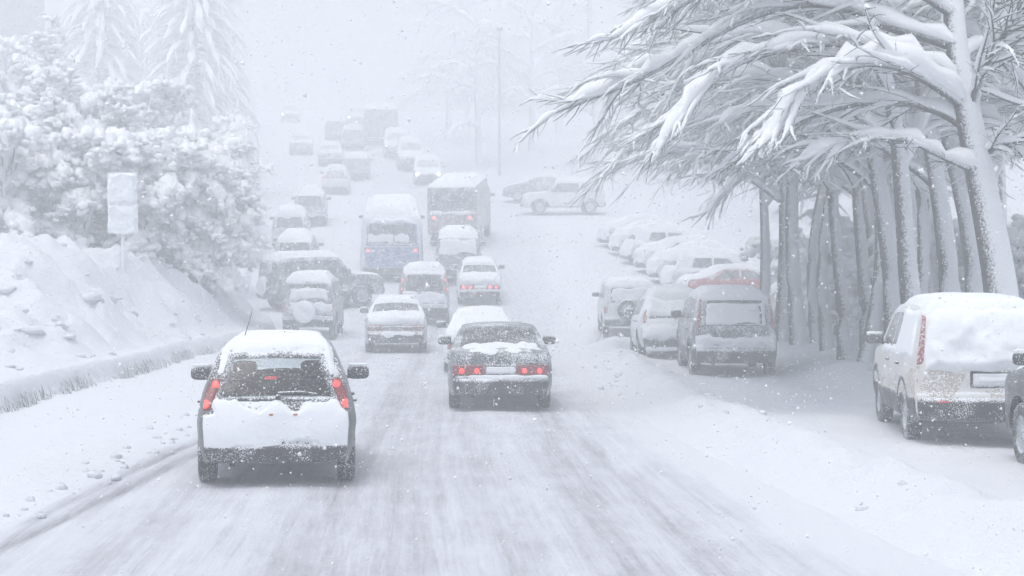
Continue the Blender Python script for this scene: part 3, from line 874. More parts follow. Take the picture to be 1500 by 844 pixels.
# 1 the hatchback in front
h = KIND['hatch']; lampR = h['lamps'][0]
big_lamp = lambda p: [(.545, 1.14), (.69, 1.16), (.86, .88), (.84, .75), (.64, .77)]
winhole = [(-.62, .895), (-.25, .84), (.15, .80), (.50, .845), (.64, .90), (.49, 1.35), (-.49, 1.35)]
c1 = Car('hatch', 'hatchback_car', 'dark hatchback with snow caked tailgate, tall red tail lamps glowing beside its rear window', 'car', UP, -2.45, 18.0, 6.6, seed=1, detail=1.5)
c1.make((.022, .024, .028), .22, 'bright', 'road', upw=.12, see=True, plate=False, roof_t=.065, mirrors=(),
    rear_snow=[(trap(.83, .36, .75, .95), .028, .075, [winhole, big_lamp(0), mir(big_lamp(0)), trap(.40, .33, .34, .43, .05)]),
               (trap(.70, 1.0, .55, 1.50), .045, .025, [winhole, big_lamp(0), mir(big_lamp(0))]),
               (trap(.26, .27, .28, .44, -.64), .022, .07, []), (trap(.24, .27, .27, .44, .66), .022, .07, []), (trap(.80, .36, .80, .39), .03, .06, []),
               (trap(.75, .27, .80, .32, 0.05), .02, .05, [trap(.62, .2, .62, .34)])])
c1.patch('frost', 'rear', trap(.84, .36, .76, .98), dusted('tailgate_frost', (.05, .055, .06), .5, .62, patch=.7, fine=38), t=.006, edge=.012, step=.025, noise=.05, holes=[winhole, big_lamp(0), mir(big_lamp(0)), trap(.40, .33, .34, .43, .05)])
c1.mirror(1, (.13, .055, .085), .17); c1.mirror(-1, (.13, .055, .085), .17)
sm_ = MB()
for sx in (-.38, .38):
    sm_.blob((sx, 1.75, .72), (.25, .10, .30), .55); sm_.blob((sx, 1.72, 1.13), (.14, .06, .11), .55)
sm_.blob((0, .85, .62), (.60, .10, .26), .5)
for sx in (-.34, .34): sm_.blob((sx, .82, .93), (.12, .05, .075), .55)
c1.put(sm_, 'seats', M['interior'])
dm = MB(); dm.blob((0, 2.80, .84), (.66, .18, .12), .5); dm.blob((0.02, 2.42, 1.28), (.12, .02, .035), .6)
c1.put(dm, 'dashboard', M['interior'])
am = MB(); am.tube([(-.38, .95, 1.47), (-.50, 1.05, 1.62), (-.30, .75, 1.86)][0:1] + [(-.26, .62, 1.83)], [.006, .003], sides=5)
c1.put(am, 'antenna', M['black'])
bl = MB(); bl.blob(c1.sh.rear(np.array([-.06]), np.array([1.13]), np.array([-.05]))[0], (.07, .02, .016), .6)
c1.put(bl, 'brake_light', emit('brake_light', (1, .05, .04), .5))
for sx in (-.05, .20):
    rf = MB(); rf.blob(c1.sh.rear(np.array([sx]), np.array([.745]), np.array([.032]))[0], (.025, .014, .012), .7, 8, 6)
    c1.put(rf, 'reflector', M['amber'])

# 2 the saloon ahead on the right lane
c2 = Car('sedan', 'saloon_car', 'dark grey saloon with four red tail lights lit, snow along its boot lid', 'car', UP, -.18, 27.6, 1.7, seed=2, detail=1.3)
c2.make((.036, .044, .056), .36, 'bright', 'none', upw=.05, rear_snow=[
    (trap(.50, .91, .48, .955), .02, .03, []), (trap(.76, .525, .74, .585), .035, .03, []), (trap(.28, .30, .26, .36, .20), .03, .03, []),
    (trap(.25, .61, .25, .71), .022, .02, [])])
c2.patch('deck_snow', 'top', [(-.62, .36), (.62, .36), (.60, .74), (-.60, .74)], M['snow'], t=.03, edge=.05, step=.03, noise=.09, ns=5, tn=.5, seed=4)
c2.patch('hood_snow', 'top', [(-.6, 3.3), (.6, 3.3), (.55, 4.2), (-.55, 4.2)], M['snow'], t=.03, edge=.05, step=.06, noise=.05)
# 3 the pale saloon behind the hatchback's lane
c3 = Car('sedan', 'saloon_car', 'white saloon with dark lamp band and single mirror showing, ahead of the front hatchback', 'car', UP, -3.08, 46, 3.5, H=1.38, W=1.68, seed=3)
c3.make((.26, .28, .31), .46, 'off', 'road', roof_t=.09, mirrors=(-1,), rear_snow=[(trap(.74, .42, .72, .56), .04, .04, []), (trap(.72, .76, .66, .97), .05, .05, [])])
bd = c3.patch('lamp_band', 'rear', trap(.76, .61, .76, .72), dusted('lamp_band', (.05, .03, .035), .3, .35, fine=45), t=.020, edge=.012)
# 4 grey van-like estate
c4 = Car('suv', 'people_carrier', 'grey people carrier with small high red lamps, behind the white saloon', 'car', UP, -2.93, 58, 3.5, H=1.88, W=1.72, seed=4)
c4.make((.17, .19, .22), .40, 'on', 'road', roof_t=.1, bulb=M['bulb_far'], plate=False, rear_snow=[(trap(.75, .70, .72, 1.02), .03, .07, [])])
# 5 white car just in front of the saloon
c5 = Car('sedan', 'white_car', 'white snowy car hidden behind the dark grey saloon, only its roof showing', 'car', UP, -.66, 37.2, 2.0, H=1.29, W=1.62, seed=5)
c5.make((.75, .76, .78), .6, 'off', 'buried', blanket=.10)
# 6 white car with twin lamps
c6 = Car('sedan', 'white_car', 'white car with two pairs of faint red lamps, beside the grey people carrier', 'car', UP, -1.18, 64, 2.5, H=1.50, W=1.66, seed=6)
c6.make((.62, .63, .66), .55, 'on', 'road', roof_t=.08, bulb=M['bulb_far'], rear_snow=[(trap(.72, .76, .66, .96), .04, .05, []), (trap(.25, .60, .25, .72), .03, .03, [])])
# 7 van behind
c7 = Car('jeep', 'off_roader', 'dark off-roader with snow covered rear window, just below the brown lorry', 'car', UP, -2.15, 69.5, 2.0, H=2.05, W=1.86, seed=7, detail=.9)
c7.make((.07, .075, .085), .42, 'off', 'road', roof_t=.16, plate=False, rear_snow=[(trap(.70, 1.14, .64, 1.66), .03, .05, [])])
# 8 bus
blue = dusted('blue_panel', (.05, .13, .33), .5, .36, patch=.45, fine=28)
c8 = Car('bus', 'city_bus', 'small bus with blue lower half and white rounded top, snow on its roof', 'bus', UP, -4.88, 70.5, 4.0, W=2.55, seed=8, detail=.8)
c8.make((.58, .60, .63), .5, 'on', 'road', roof_t=.18, bulb=M['bulb_far'], plate=False, mirrors=(1, -1), rear_snow=[(trap(.88, 1.64, .86, 2.0, -.2), .03, .06, []), (trap(.9, 2.42, .7, 2.62), .10, .06, [])])
c8.patch('blue_panel', 'rear', trap(1.10, .62, 1.08, 1.50), blue, t=.012, edge=.012, step=.06, holes=[[(.84, 1.25), (1.0, 1.25), (1.0, 1.44), (.84, 1.44)], [(-1.0, 1.25), (-.84, 1.25), (-.84, 1.44), (-1.0, 1.44)]])
c8.patch('window_frame', 'rear', trap(1.02, 1.53, .95, 2.46), c8.root.children[0].data.materials[0], t=.05, edge=.03, step=.04, holes=[trap(.92, 1.62, .86, 2.38)])
c8.patch('window_pillar', 'rear', trap(.035, 1.62, .035, 2.38, .08), M['black'], t=.03, edge=.015, step=.03)
for nm in ('right', 'left'): c8.patch('blue_panel', nm, [(.1, .62), (6.9, .62), (6.9, 1.4), (.1, 1.4)], blue, t=.008, edge=.01, step=.12, holes=[[(1.2, .5), (2.4, .5), (2.4, 1.02), (1.2, 1.02)], [(5.0, .5), (6.2, .5), (6.2, 1.02), (5.0, 1.02)]])
# 9 lorry
c9 = Car('truck', 'box_lorry', 'brown grey lorry with dark upper rear window band and white snow on top', 'lorry', UP, -2.80, 82, -5.0, W=2.36, seed=9, detail=.8)
c9.make((.13, .095, .072), .36, 'on', 'road', roof_t=.22, bulb=M['bulb_far'], plate=False, rear_snow=[(trap(1.15, 1.72, 1.15, 1.86), .05, .06, [])])

# left kerb
p1 = Car('jeep', 'off_roader', 'beige off-roader with snow packed on its spare wheel, parked nearest on the left kerb', 'car', PKL, -6.12, 52, 1.0, W=1.62, H=1.86, seed=11)
p1.make((.085, .085, .088), .45, 'off', 'road', roof_t=.14, mirrors=(1,), plate=False, spare=(-.10, .84, True), rear_snow=[(trap(.60, 1.17, .58, 1.52), .05, .04, []), (trap(.70, .86, .68, 1.08, .1), .04, .06, []), (trap(.40, .66, .40, .72, .4), .04, .04, [])])
p2 = Car('jeep', 'off_roader', 'dark green off-roader turning out from the left kerb, seen from its side', 'car', PKL, -8.75, 62.2, -55, L=4.4, H=1.88, seed=12)
p2.make((.03, .045, .048), .38, 'off', 'road', roof_t=.17, plate=False, spare=(0, .86, True), mirrors=(1, -1))
p3 = Car('suv', 'parked_car', 'snow capped estate behind the dark green off-roader, dark rear window', 'car', PKL, -8.9, 71, 4, seed=13, H=1.7)
p3.make((.12, .125, .135), .48, 'off', 'road', roof_t=.2, plate=False, rear_snow=[(trap(.8, .5, .78, 1.0), .05, .06, [])])
p4 = Car('suv', 'parked_car', 'snow buried car third up the left kerb, only a dark window strip showing', 'car', PKL, -10.5, 82, 5, seed=14, H=1.7)
p4.make((.32, .33, .35), .55, 'off', 'buried', blanket=.2, plate=False)
p5 = Car('suv', 'parked_car', 'dark tall car standing farthest up the left kerb', 'car', PKL, -10.6, 91, 5, seed=15, H=1.8)
p5.make((.07, .075, .085), .5, 'off', 'road', roof_t=.2, plate=False)

# right side, along the road
q1 = Car('suv', 'parked_suv', 'cream off-roader with red lamp strip and number plate, parked under the big tree', 'car', PKR, 5.74, 21, -5.0, W=1.80, seed=21, detail=1.4)
q1.make((.66, .645, .62), .30, 'off', 'road', cladding=True,  roof_t=.085, mirrors=(1, -1), wipe=False, side_snow=[('left', [(.30, 1.06), (1.55, 1.06), (1.5, 1.66), (.40, 1.68)], .03, .05), ('left', [(1.5, 1.06), (3.05, 1.02), (2.8, 1.14), (1.5, 1.16)], .03, .03)], rear_snow=[
    (trap(.70, .93, .60, 1.66), .07, .03, [[(.66, 1.60), (.74, 1.62), (.87, 1.02), (.80, .95), (.70, 1.0)], [(-.74, 1.62), (-.66, 1.60), (-.70, 1.0), (-.80, .95), (-.87, 1.02)]]),
    (trap(.24, .775, .22, .865, .12), .022, .02, []), (trap(.12, .38, .10, .45, -.72), .03, .03, [])])
dirt = dusted('road_dirt', (.46, .425, .38), .8, .42, patch=.4, fine=45, upw=.1)
q1.patch('dirt', 'rear', trap(.84, .60, .84, .93), dirt, t=.003, edge=.008, step=.025, noise=.14, ns=4, holes=[trap(.33, .72, .33, .92, .12)])
q1.patch('dirt', 'left', [(.05, .58), (4.2, .56), (4.2, .72), (1.2, .80), (.05, .98)], dirt, t=.003, edge=.008, step=.035, noise=.12, ns=4)
q1.patch('fog_lamp', 'rear', trap(.09, .535, .09, .575, -.50), emit('fog_lamp', (1, .08, .05), .35, (.5, .03, .03)), t=.058, edge=.02, step=.015)
q0 = Car('suv', 'dark_car', 'dark car at the right picture edge, just its mirror and front wheel showing', 'car', PKR, 6.55, 15.9, 0, W=1.84, H=1.75, seed=22, detail=1.2)
q0.make((.05, .055, .065), .30, 'off', 'road', roof_t=.08)
q2 = Car('suv', 'parked_suv', 'dark grey off-roader with snow plastered rear window, beside the first slim trunks', 'car', PKR, 4.52, 35, -.5, seed=23, H=1.74, detail=1.2)
q2.make((.07, .074, .082), .42, 'off', 'road', cladding=True,  roof_t=.09, plate=False, rear_snow=[(trap(.62, 1.07, .56, 1.54), .03, .02, [trap(.58, 1.50, .55, 1.56), [(.50, 1.1), (.54, 1.1), (.52, 1.45), (.48, 1.45)]]),
    (trap(.80, .66, .78, .86), .06, .05, []), (trap(.13, .5, .11, .86, -.72), .03, .03, [])])
rd = MB(); rd.blob(q2.sh.rear(np.array([.36]), np.array([1.38]), np.array([.10]))[0], (.10, .05, .06), .7)
q2.put(rd, 'rear_mirror', M['snow'])
q3 = Car('hatch', 'parked_car', 'snow caked hatchback half hidden behind the dark grey off-roader', 'car', PKR, 3.84, 41, -.5, seed=24, H=1.52, L=4.3)
q3.make((.40, .41, .43), .6, 'off', 'buried', blanket=.16, plate=False, rear_snow=[(trap(.70, .93, .56, 1.42), .06, .03, [trap(.5, .9, .5, .95)]), (trap(.75, .45, .72, .78), .04, .06, [])])
q4 = Car('jeep', 'parked_suv', 'pale off-roader with spare wheel and faint red lamps, heading the right hand line', 'car', PKR, 3.62, 53, 0, seed=25, H=1.72)
q4.make((.55, .55, .56), .58, 'off', 'road', roof_t=.06, spare=(-.10, .95), rack=True, plate=False, rear_snow=[(trap(.62, 1.16, .58, 1.62), .035, .04, [])])

# cars side by side, tails to the road, under deep snow
rows = [
    (6.3, 64.3, 'sedan', (.34, .03, .04), 'red car in the side by side row, its door paint showing through snow'),
    (6.0, 67.4, 'hatch', (.45, .46, .48), 'white hatchback beyond the red car, dark windscreen showing'),
    (5.7, 70.5, 'sedan', (.55, .56, .58), 'fully snowed up saloon, third in the side by side row'),
    (5.4, 73.6, 'sedan', (.60, .60, .62), 'white saloon with one tail lamp showing reddish through the snow'),
    (5.05, 76.7, 'hatch', (.40, .41, .44), 'rounded snow mound of a car, third from the far end of the row'),
    (4.7, 79.8, 'sedan', (.42, .43, .45), 'snow mound car, last but one in the side by side row'),
    (4.35, 83.0, 'sedan', (.30, .31, .33), 'grey snowy car at the far end of the side by side row'),
]
for i, (x, y, kd, col, lab) in enumerate(rows):
    c = Car(kd, 'parked_car', lab, 'car', ROW, x, y, -82 + i * 1.5, seed=40 + i, H=KIND[kd]['H'] * 1.04, detail=.85, dz=.0)
    c.root.rotation_euler[0] = 0
    c.make(col, .52 if i else .18, 'off', 'buried', blanket=.20 + .03 * (i % 3) if i else .13, plate=False, mirrors=(1, -1) if i < 4 else (), lamps=i == 3,
           rear_snow=[(trap(.80, .35, .70, 1.05), .07, .06, [])], side_snow=[] if i == 0 else [('right', [(.2, .78), (4.2, .70), (4.2, .98), (.2, .98)], .06, .07), ('right', [(.2, .25), (4.2, .25), (4.2, .45), (.2, .5)], .05, .08)])
c = Car('hatch', 'parked_car', 'small car with greenish window between the slim trunks', 'car', ROW, 8.0, 55.5, -84, seed=52, detail=.9)
c.make((.20, .27, .27), .5, 'off', 'buried', blanket=.16, plate=False)

# crossing and far vehicles
s1 = Car('jeep', 'crossing_suv', 'white off-roader crossing sideways on the right with two dark wheels', 'car', FAR, 5.15, 97.5, 92, seed=61, L=4.6, H=1.85, detail=.8)
s1.make((.62, .63, .65), .5, 'off', 'road', roof_t=.16, plate=False, spare=None)
s2 = Car('sedan', 'dark_car', 'dark car behind the white off-roader crossing sideways', 'car', FAR, 4.0, 103, 84, seed=62, detail=.7, H=1.6)
s2.make((.10, .105, .115), .4, 'off', 'road', roof_t=.1, plate=False)
def far_car(kind, lab, X, Y, col, yaw=4, onc=False, lights='off', W=None, H=None, snow='road', cat='car', name='distant_car', seed=70, L=None):
    c = Car(kind, name, lab, cat, FAR, X, Y, yaw, W=W, H=H, L=L, oncoming=onc, seed=seed, detail=.6)
    c.make(col, .4, lights, snow, plate=False, mirrors=(1, -1) if Y < 118 else (), roof_t=.12, sides=Y < 120, bulb=M['bulb_far'])
    return c
far_car('suv', 'oncoming car with two bright white headlights, above the brown lorry', -5.72, 112, (.10, .105, .115), 4, True, 'head', W=1.86, H=1.62, seed=71)
far_car('suv', 'dark tall car just behind the oncoming car with headlights', -7.4, 120, (.06, .065, .075), 6, True, W=1.9, H=2.0, seed=72)
far_car('suv', 'faint grey car higher up, third of the oncoming line', -8.9, 128, (.09, .095, .11), 6, True, W=1.95, H=1.9, seed=73)
far_car('truck', 'faint blue grey lorry, highest up the hill and barely showing', -10.4, 138, (.10, .15, .20), 5, False, W=2.7, H=3.0, cat='lorry', name='distant_lorry', seed=74)
far_car('hatch', 'snow dusted car with reddish lamps left of the blue bus', -10.9, 107, (.5, .5, .52), 4, False, 'on', W=1.75, H=1.6, seed=75)
far_car('suv', 'dark grey off-roader on the hill, above the blue bus', -10.3, 115, (.06, .062, .07), 4, False, W=1.8, H=1.62, seed=76)
far_car('sedan', 'pale snowy car up the hill, left of the dark grey off-roader', -12.9, 123, (.45, .46, .48), 5, False, W=1.8, H=1.5, seed=77)
far_car('suv', 'ghostly car on the hill showing a single dot of light near the faint lorry', -14.8, 160, (.12, .125, .14), 6, True, 'head', W=1.8, H=1.7, seed=78)
far_car('suv', 'ghostly car showing a tiny dot of light over the left trees', -21.3, 163, (.12, .125, .14), 6, True, 'head', W=1.8, H=1.7, seed=79)

far_car('suv', 'dim dark car between the two lines of traffic, below the faint lorry', -12.3, 134, (.06, .065, .07), 5, False, W=1.85, H=1.75, seed=81)
far_car('suv', 'dim car at the head of the uphill queue, left of the faint lorry', -14.5, 143, (.06, .065, .07), 6, False, W=1.85, H=1.75, seed=82)
far_car('sedan', 'dim snowy car on the hill at the left verge', -15.8, 130, (.10, .105, .11), 6, False, W=1.8, H=1.5, seed=83)

# ------------------------------------------------------------------ trees
def pw(px, py, d):
    """point that the photograph shows at pixel px, py, for a distance d"""
    return np.array([(px - 750) * d / FPX, d, CAM_H - (py - 395) * d / FPX])

def walk(rng, p, d, L, n, droop, wob, curl=0.0):
    d = np.array(d, float); d /= np.linalg.norm(d)
    pts = [np.array(p, float)]
    st = L / n
    for i in range(n):
        d = d + rng.normal(0, wob, 3) + np.array([0, 0, -droop * st])
        if curl: d = d + curl * st * np.array([-d[1], d[0], 0])
        d /= np.linalg.norm(d)
        pts.append(pts[-1] + d * st)
    return np.array(pts)

def resample(pts, n):
    pts = np.array(pts, float)
    s = np.concatenate([[0], np.cumsum(np.linalg.norm(np.diff(pts, axis=0), axis=1))])
    q = np.linspace(0, s[-1], n)
    return np.stack([np.interp(q, s, pts[:, k]) for k in range(3)], 1)

class Tree:
    def __init__(s, seed):
        s.rng = np.random.default_rng(seed)
        s.trunk, s.wood, s.snow = MB(), MB(), MB(); s.twig = s.wood
    thin = True
    zmin = None
    def cut(s, q):
        if s.zmin is None: return q
        bad = np.nonzero(q[:, 2] < s.zmin + .5 * vn(q[:, 0] * 2, q[:, 1] * 2, 3))[0]
        return q if len(bad) == 0 else q[:bad[0]]
    def snowy(s, pts, w, h, r, start=0.0, sides=6, lump=.25, taper=False):
        """snow lying along the top of a branch"""
        n = len(pts)
        t = np.gradient(pts, axis=0); t /= np.linalg.norm(t, axis=1, keepdims=True) + 1e-9
        flat = np.sqrt(np.clip(1 - t[:, 2] ** 2, 0, 1)) * .85 + .15
        u = np.linspace(0, 1, n)
        end = np.clip(np.minimum(u / .06 + .3, np.sqrt((1 - u) / .16) + .10), 0, 1)
        if taper: end = np.clip(np.minimum(u / .1 + .3, (1 - u) / .75 + .05), 0, 1)
        a = np.clip(1 + lump * s.rng.normal(0, 1, n), .35, 1.8)
        rr = np.broadcast_to(r, (n,))
        k = (flat * a * end)
        s.snow.tube(pts, (rr + w * k), h * k * .9 + rr * .3, sides, lift=rr * .5 + h * k * .40, flat=.45)
    def twigs(s, pts, n, L, r, w, h, droop=.22, spread=.9, lo=.15, down=-.15, sides=3, bare=.35):
        m = len(pts)
        for i in range(n):
            f = s.rng.uniform(lo, 1.0) * (m - 1)
            j = min(int(f), m - 2)
            p = pts[j] + (pts[j + 1] - pts[j]) * (f - j)
            d = pts[j + 1] - pts[j]; d = d / (np.linalg.norm(d) + 1e-9)
            a = s.rng.choice([-1, 1]) * s.rng.uniform(.35, spread)
            dx = np.array([d[0] * math.cos(a) - d[1] * math.sin(a), d[0] * math.sin(a) + d[1] * math.cos(a), d[2] + down + s.rng.normal(0, .22)])
            q = s.cut(walk(s.rng, p, dx, L * s.rng.uniform(.5, 1.2), 5, droop, .10))
            if len(q) < 3: continue
            s.twig.tube(q, np.linspace(r, r * .5, len(q)), sides=sides)
            if s.rng.random() > bare:
                if s.thin: s.snowy(q, w, h, r, sides=5, taper=True)
                else:
                    m_ = q[min(len(q) - 1, int(s.rng.integers(1, 5)))]
                    b_ = w * s.rng.uniform(.8, 1.7)
                    s.snow.blob(m_ + np.array([0, 0, b_ * .35]), (b_ * s.rng.uniform(.8, 1.6), b_ * s.rng.uniform(.8, 1.6), b_ * s.rng.uniform(.6, 1.0)), 1.0, 7, 5, .45, int(s.rng.integers(1e6)))
            yield q
    def limb(s, pts, r0, r1, w, h, nsub=8, Lsub=1.5, ntw=6, Ltw=.5, droop=.35, rw=.45, sub_sn=.5, tw_sn=.3, lo=.2, bare=.3, spread=.95, down=-.1, subfall=.6):
        pts = s.cut(pts); n = len(pts)
        if n < 5: return
        rr = np.linspace(r0, r1, n)
        s.wood.tube(pts, rr, sides=7)
        s.snowy(pts, w, h, rr, sides=8)
        rs = max(r1 * .7, .011)
        for k in range(nsub):
            f = (lo + (1 - lo) * (k + s.rng.random()) / nsub) * (n - 1)
            j = min(int(f), n - 2)
            p = pts[j] + (pts[j + 1] - pts[j]) * (f - j)
            d = pts[j + 1] - pts[j]; d = d / (np.linalg.norm(d) + 1e-9)
            a = (1 if k % 2 else -1) * s.rng.uniform(.3, spread)
            dx = np.array([d[0] * math.cos(a) - d[1] * math.sin(a), d[0] * math.sin(a) + d[1] * math.cos(a), d[2] * .6 + down + s.rng.normal(0, .25)])
            q = walk(s.rng, p, dx, Lsub * s.rng.uniform(.6, 1.25) * (1.2 - subfall * f / (n - 1)), 8, droop, .07)
            q = s.cut(q)
            if len(q) < 4: continue
            s.wood.tube(q, np.linspace(rs, rs * .4, len(q)), sides=5)
            s.snowy(q, w * sub_sn, h * sub_sn, np.linspace(rs, rs * .4, len(q)), sides=6, taper=s.thin, lump=.15 if s.thin else .45)
            for _ in s.twigs(q, ntw, Ltw, max(rs * .5, .008), w * tw_sn, h * tw_sn, bare=bare): pass
        for _ in s.twigs(pts, ntw, Ltw * 1.2, max(rs * .5, .011), w * tw_sn, h * tw_sn, bare=bare): pass
    def build(s, name, label, group, base, trunk_mat=None, snow_mat_=None, cat='tree', wood_mat=None, twig_mat=None):
        root = thing(name, label, cat, tuple(base), group=group)
        off = -np.array(base)
        for mb, nm, m in ((s.trunk, 'trunk', trunk_mat or M['trunk']), (s.wood, 'crown', wood_mat or M['twig']), (s.snow, 'snow_load', snow_mat_ or M['snow_tree'])):
            if mb.v:
                mb.v = [v + off for v in mb.v]
                mb.build(nm, m, root)
        return root

TREES_R = 'trees arching over the parking strip on the right'
# the big tree
T = Tree(101); D = 26.0; T.zmin = 3.7
tp = resample(chaikin([pw(1488, 640, D), pw(1480, 560, D), pw(1468, 430, D), pw(1450, 330, D), pw(1432, 240, D), pw(1414, 150, D), pw(1398, 60, D), pw(1392, -60, D + .3), pw(1396, -220, D + .6)]), 40)
base_z = place_z(float(tp[0, 0]), D)
tp[0, 2] = base_z - .1
T.trunk.tube(tp, np.linspace(.30, .10, 40), sides=14)
def plimb(pl, ds, n=24):
    return resample(chaikin([pw(x, y, d) for (x, y), d in zip(pl, ds)]), n)
limbs = [
    ([(1416, 160), (1375, 128), (1325, 100), (1270, 90), (1215, 105), (1168, 145), (1136, 190), (1105, 250)], 24.2, .085, .025, .13, .20),
    ([(1404, 128), (1345, 88), (1285, 70), (1215, 62), (1150, 72), (1085, 88), (1030, 128), (990, 185), (955, 240)], 25.2, .085, .02, .12, .17),
    ([(1398, 70), (1345, 52), (1300, 42), (1245, 12), (1180, 4), (1105, 22), (1030, 62), (950, 112), (880, 140), (815, 165)], 27.0, .08, .018, .12, .15),
    ([(1418, 165), (1445, 92), (1475, 45), (1512, -30)], 24.6, .075, .03, .10, .10),
    ([(1425, 200), (1390, 170), (1330, 150), (1260, 150), (1190, 170), (1120, 205), (1060, 250), (1010, 285)], 27.5, .06, .015, .10, .13),
    ([(1438, 255), (1390, 235), (1330, 205), (1270, 200), (1200, 222), (1145, 262), (1100, 300)], 24.9, .055, .014, .09, .12),
    ([(1390, 20), (1330, -20), (1250, -50), (1150, -60), (1050, -20), (960, 30), (890, 60)], 26.0, .07, .018, .12, .15),
    ([(1394, -60), (1300, -110), (1180, -120), (1060, -80), (960, -20)], 27.0, .06, .018, .12, .15),
    ([(1436, 230), (1475, 205), (1510, 240), (1540, 320)], 25.0, .05, .02, .09, .12),
    ([(1392, -20), (1430, -60), (1500, -90), (1560, -60)], 27.0, .06, .02, .10, .12),
    ([(1400, 90), (1440, 60), (1500, 70), (1560, 130)], 28.0, .05, .02, .10, .12),
]
for pl, dend, r0, r1, w, hh in limbs:
    ds = np.linspace(D, dend, len(pl))
    T.limb(plimb(pl, ds), r0, r1, w, hh, nsub=20, Lsub=1.75, ntw=11, Ltw=.42, droop=.12, lo=.12, down=-.04, bare=.70, spread=.62, sub_sn=.55, tw_sn=.20, subfall=.85)
T.build('snowy_tree', 'largest snow laden tree with thick white arching limbs, leaning beside the cream off-roader', TREES_R, (float(tp[0, 0]), D, base_z))

def row_tree(seed, x, y, H, lean, label, r0=.2, nl=7, reach=5.0, side=-1.0, fork=None, low=.42, near=False, dens=1.0):
    t = Tree(seed); rng = t.rng
    z0 = place_z(x, y); t.zmin = 3.15
    hs_ = np.linspace(0, 1, 22)
    bx = lean * H * hs_ ** 1.7 + rng.normal(0, .22) * np.sin(hs_ * math.pi) + rng.normal(0, .10) * np.sin(hs_ * 2.3 * math.pi)
    r0 = r0 * rng.uniform(.8, 1.2)
    tpts = np.stack([x + bx + .05 * np.sin(hs_ * 7 + seed), y + .08 * np.sin(hs_ * 5 + seed * 2), z0 - .1 + H * hs_], 1)
    t.trunk.tube(tpts, r0 * (1 - .72 * hs_) * (1 + .25 * np.exp(-hs_ * 25)), sides=12)
    for i in range(nl):
        f = low + (1 - low) * (i + rng.random() * .8) / nl
        j = min(int(f * 21), 20)
        p = tpts[j]
        az = math.pi if side < 0 else 0
        az += rng.normal(0, .75)
        if rng.random() < .16: az = rng.uniform(-1.2, 1.2)
        el = rng.uniform(.45, 1.0) * (1.1 - .3 * f)
        d = (math.cos(az) * math.cos(el), math.sin(az) * math.cos(el), math.sin(el))
        L = reach * rng.uniform(.7, 1.1) * (1.05 - .25 * abs(f - .6))
        q = walk(rng, p, d, L, 18, .205, .045)
        rb_ = r0 * (.42 - .2 * f)
        t.limb(q, rb_, .014, .13, .15, nsub=int(14 * dens), Lsub=1.9, ntw=int(8 * dens), Ltw=.6, droop=.10, lo=.15, down=-.05, bare=.55, spread=.75, sub_sn=.50, tw_sn=.22, subfall=.8)
    return t.build('snowy_tree', label, TREES_R, (x, y, z0), wood_mat=M['frosty_twig'], trunk_mat=M['trunk'] if seed % 3 else M['trunk_dark'])
row_tree(111, 6.98, 29.3, 8.5, -.20, 'snowy tree with a trunk bowed towards the road, first behind the largest tree', .20, 8, 5.6)
row_tree(112, 7.05, 31.8, 8.8, -.06, 'straight snow plastered trunk, second behind the largest tree', .19, 7, 5.4)
row_tree(113, 6.95, 34.2, 8.2, -.04, 'dark edged trunk, third behind the largest tree', .17, 7, 5.2)
row_tree(114, 7.0, 36.6, 8.6, -.02, 'slim trunk near the middle of the row of trees', .16, 7, 5.2)
row_tree(115, 7.08, 39.2, 8.4, -.03, 'slim trunk splitting the view of a snowy gap in the row', .15, 7, 5.2)
row_tree(116, 6.95, 42.0, 8.8, .0, 'thick dark edged trunk, third from the roadside end of the row', .18, 7, 5.4, low=.45)
row_tree(117, 6.98, 44.8, 8.6, .0, 'pale trunk, second from the roadside end of the row', .19, 7, 5.4, low=.45)
row_tree(118, 6.95, 47.6, 8.4, .01, 'outermost trunk at the roadside end of the row of trees', .19, 8, 5.6, low=.45)
row_tree(119, 8.7, 33.0, 9.0, -.05, 'back row trunk seen between the first two roadside trunks', .18, 6, 4.6, dens=.8)
row_tree(120, 9.0, 37.5, 9.2, -.04, 'back row trunk with the thinnest snow, near the middle', .17, 6, 4.6, dens=.8)
row_tree(121, 9.3, 42.0, 9.0, -.02, 'back row trunk standing farthest from the road', .18, 6, 4.6, dens=.8)
row_tree(122, 9.6, 29.5, 9.0, -.08, 'back row tree right of the largest tree, branches at the picture edge', .2, 7, 4.2, dens=.8)
row_tree(123, 11.5, 35.0, 9.0, -.05, 'tree standing behind the back row at the right picture edge', .2, 7, 4.6, dens=.8)
row_tree(124, 11.0, 47.0, 9.0, -.05, 'farthest tree behind the back row, a pale thicket of branches', .2, 7, 5.0, dens=.8)

BACK = 'bare snowy trees massed behind the row on the right'
src = [o for o in bpy.data.objects if o.parent is None and o.name.startswith('snowy_tree') and o.get('group') == TREES_R][1:9]
brng = np.random.default_rng(77)
spots = [(8.4, 35.4), (8.6, 40.4), (10.4, 33.2), (10.8, 44.0), (12.6, 38.0), (13.2, 50.0), (15.5, 55.0), (12.0, 58.0), (9.2, 48.0), (7.7, 30.4), (7.6, 33.1), (7.75, 37.9), (7.6, 43.4)]
for i, (x, y) in enumerate(spots):
    c = copy_tree(src[i % len(src)])
    c.location = (x, y, place_z(x, y) - .02)
    c.rotation_euler = (0, 0, float(brng.uniform(-.6, .6)))
    c['group'] = BACK
    c['label'] = 'bare snowy tree standing in the pale thicket behind the trunk row on the right'

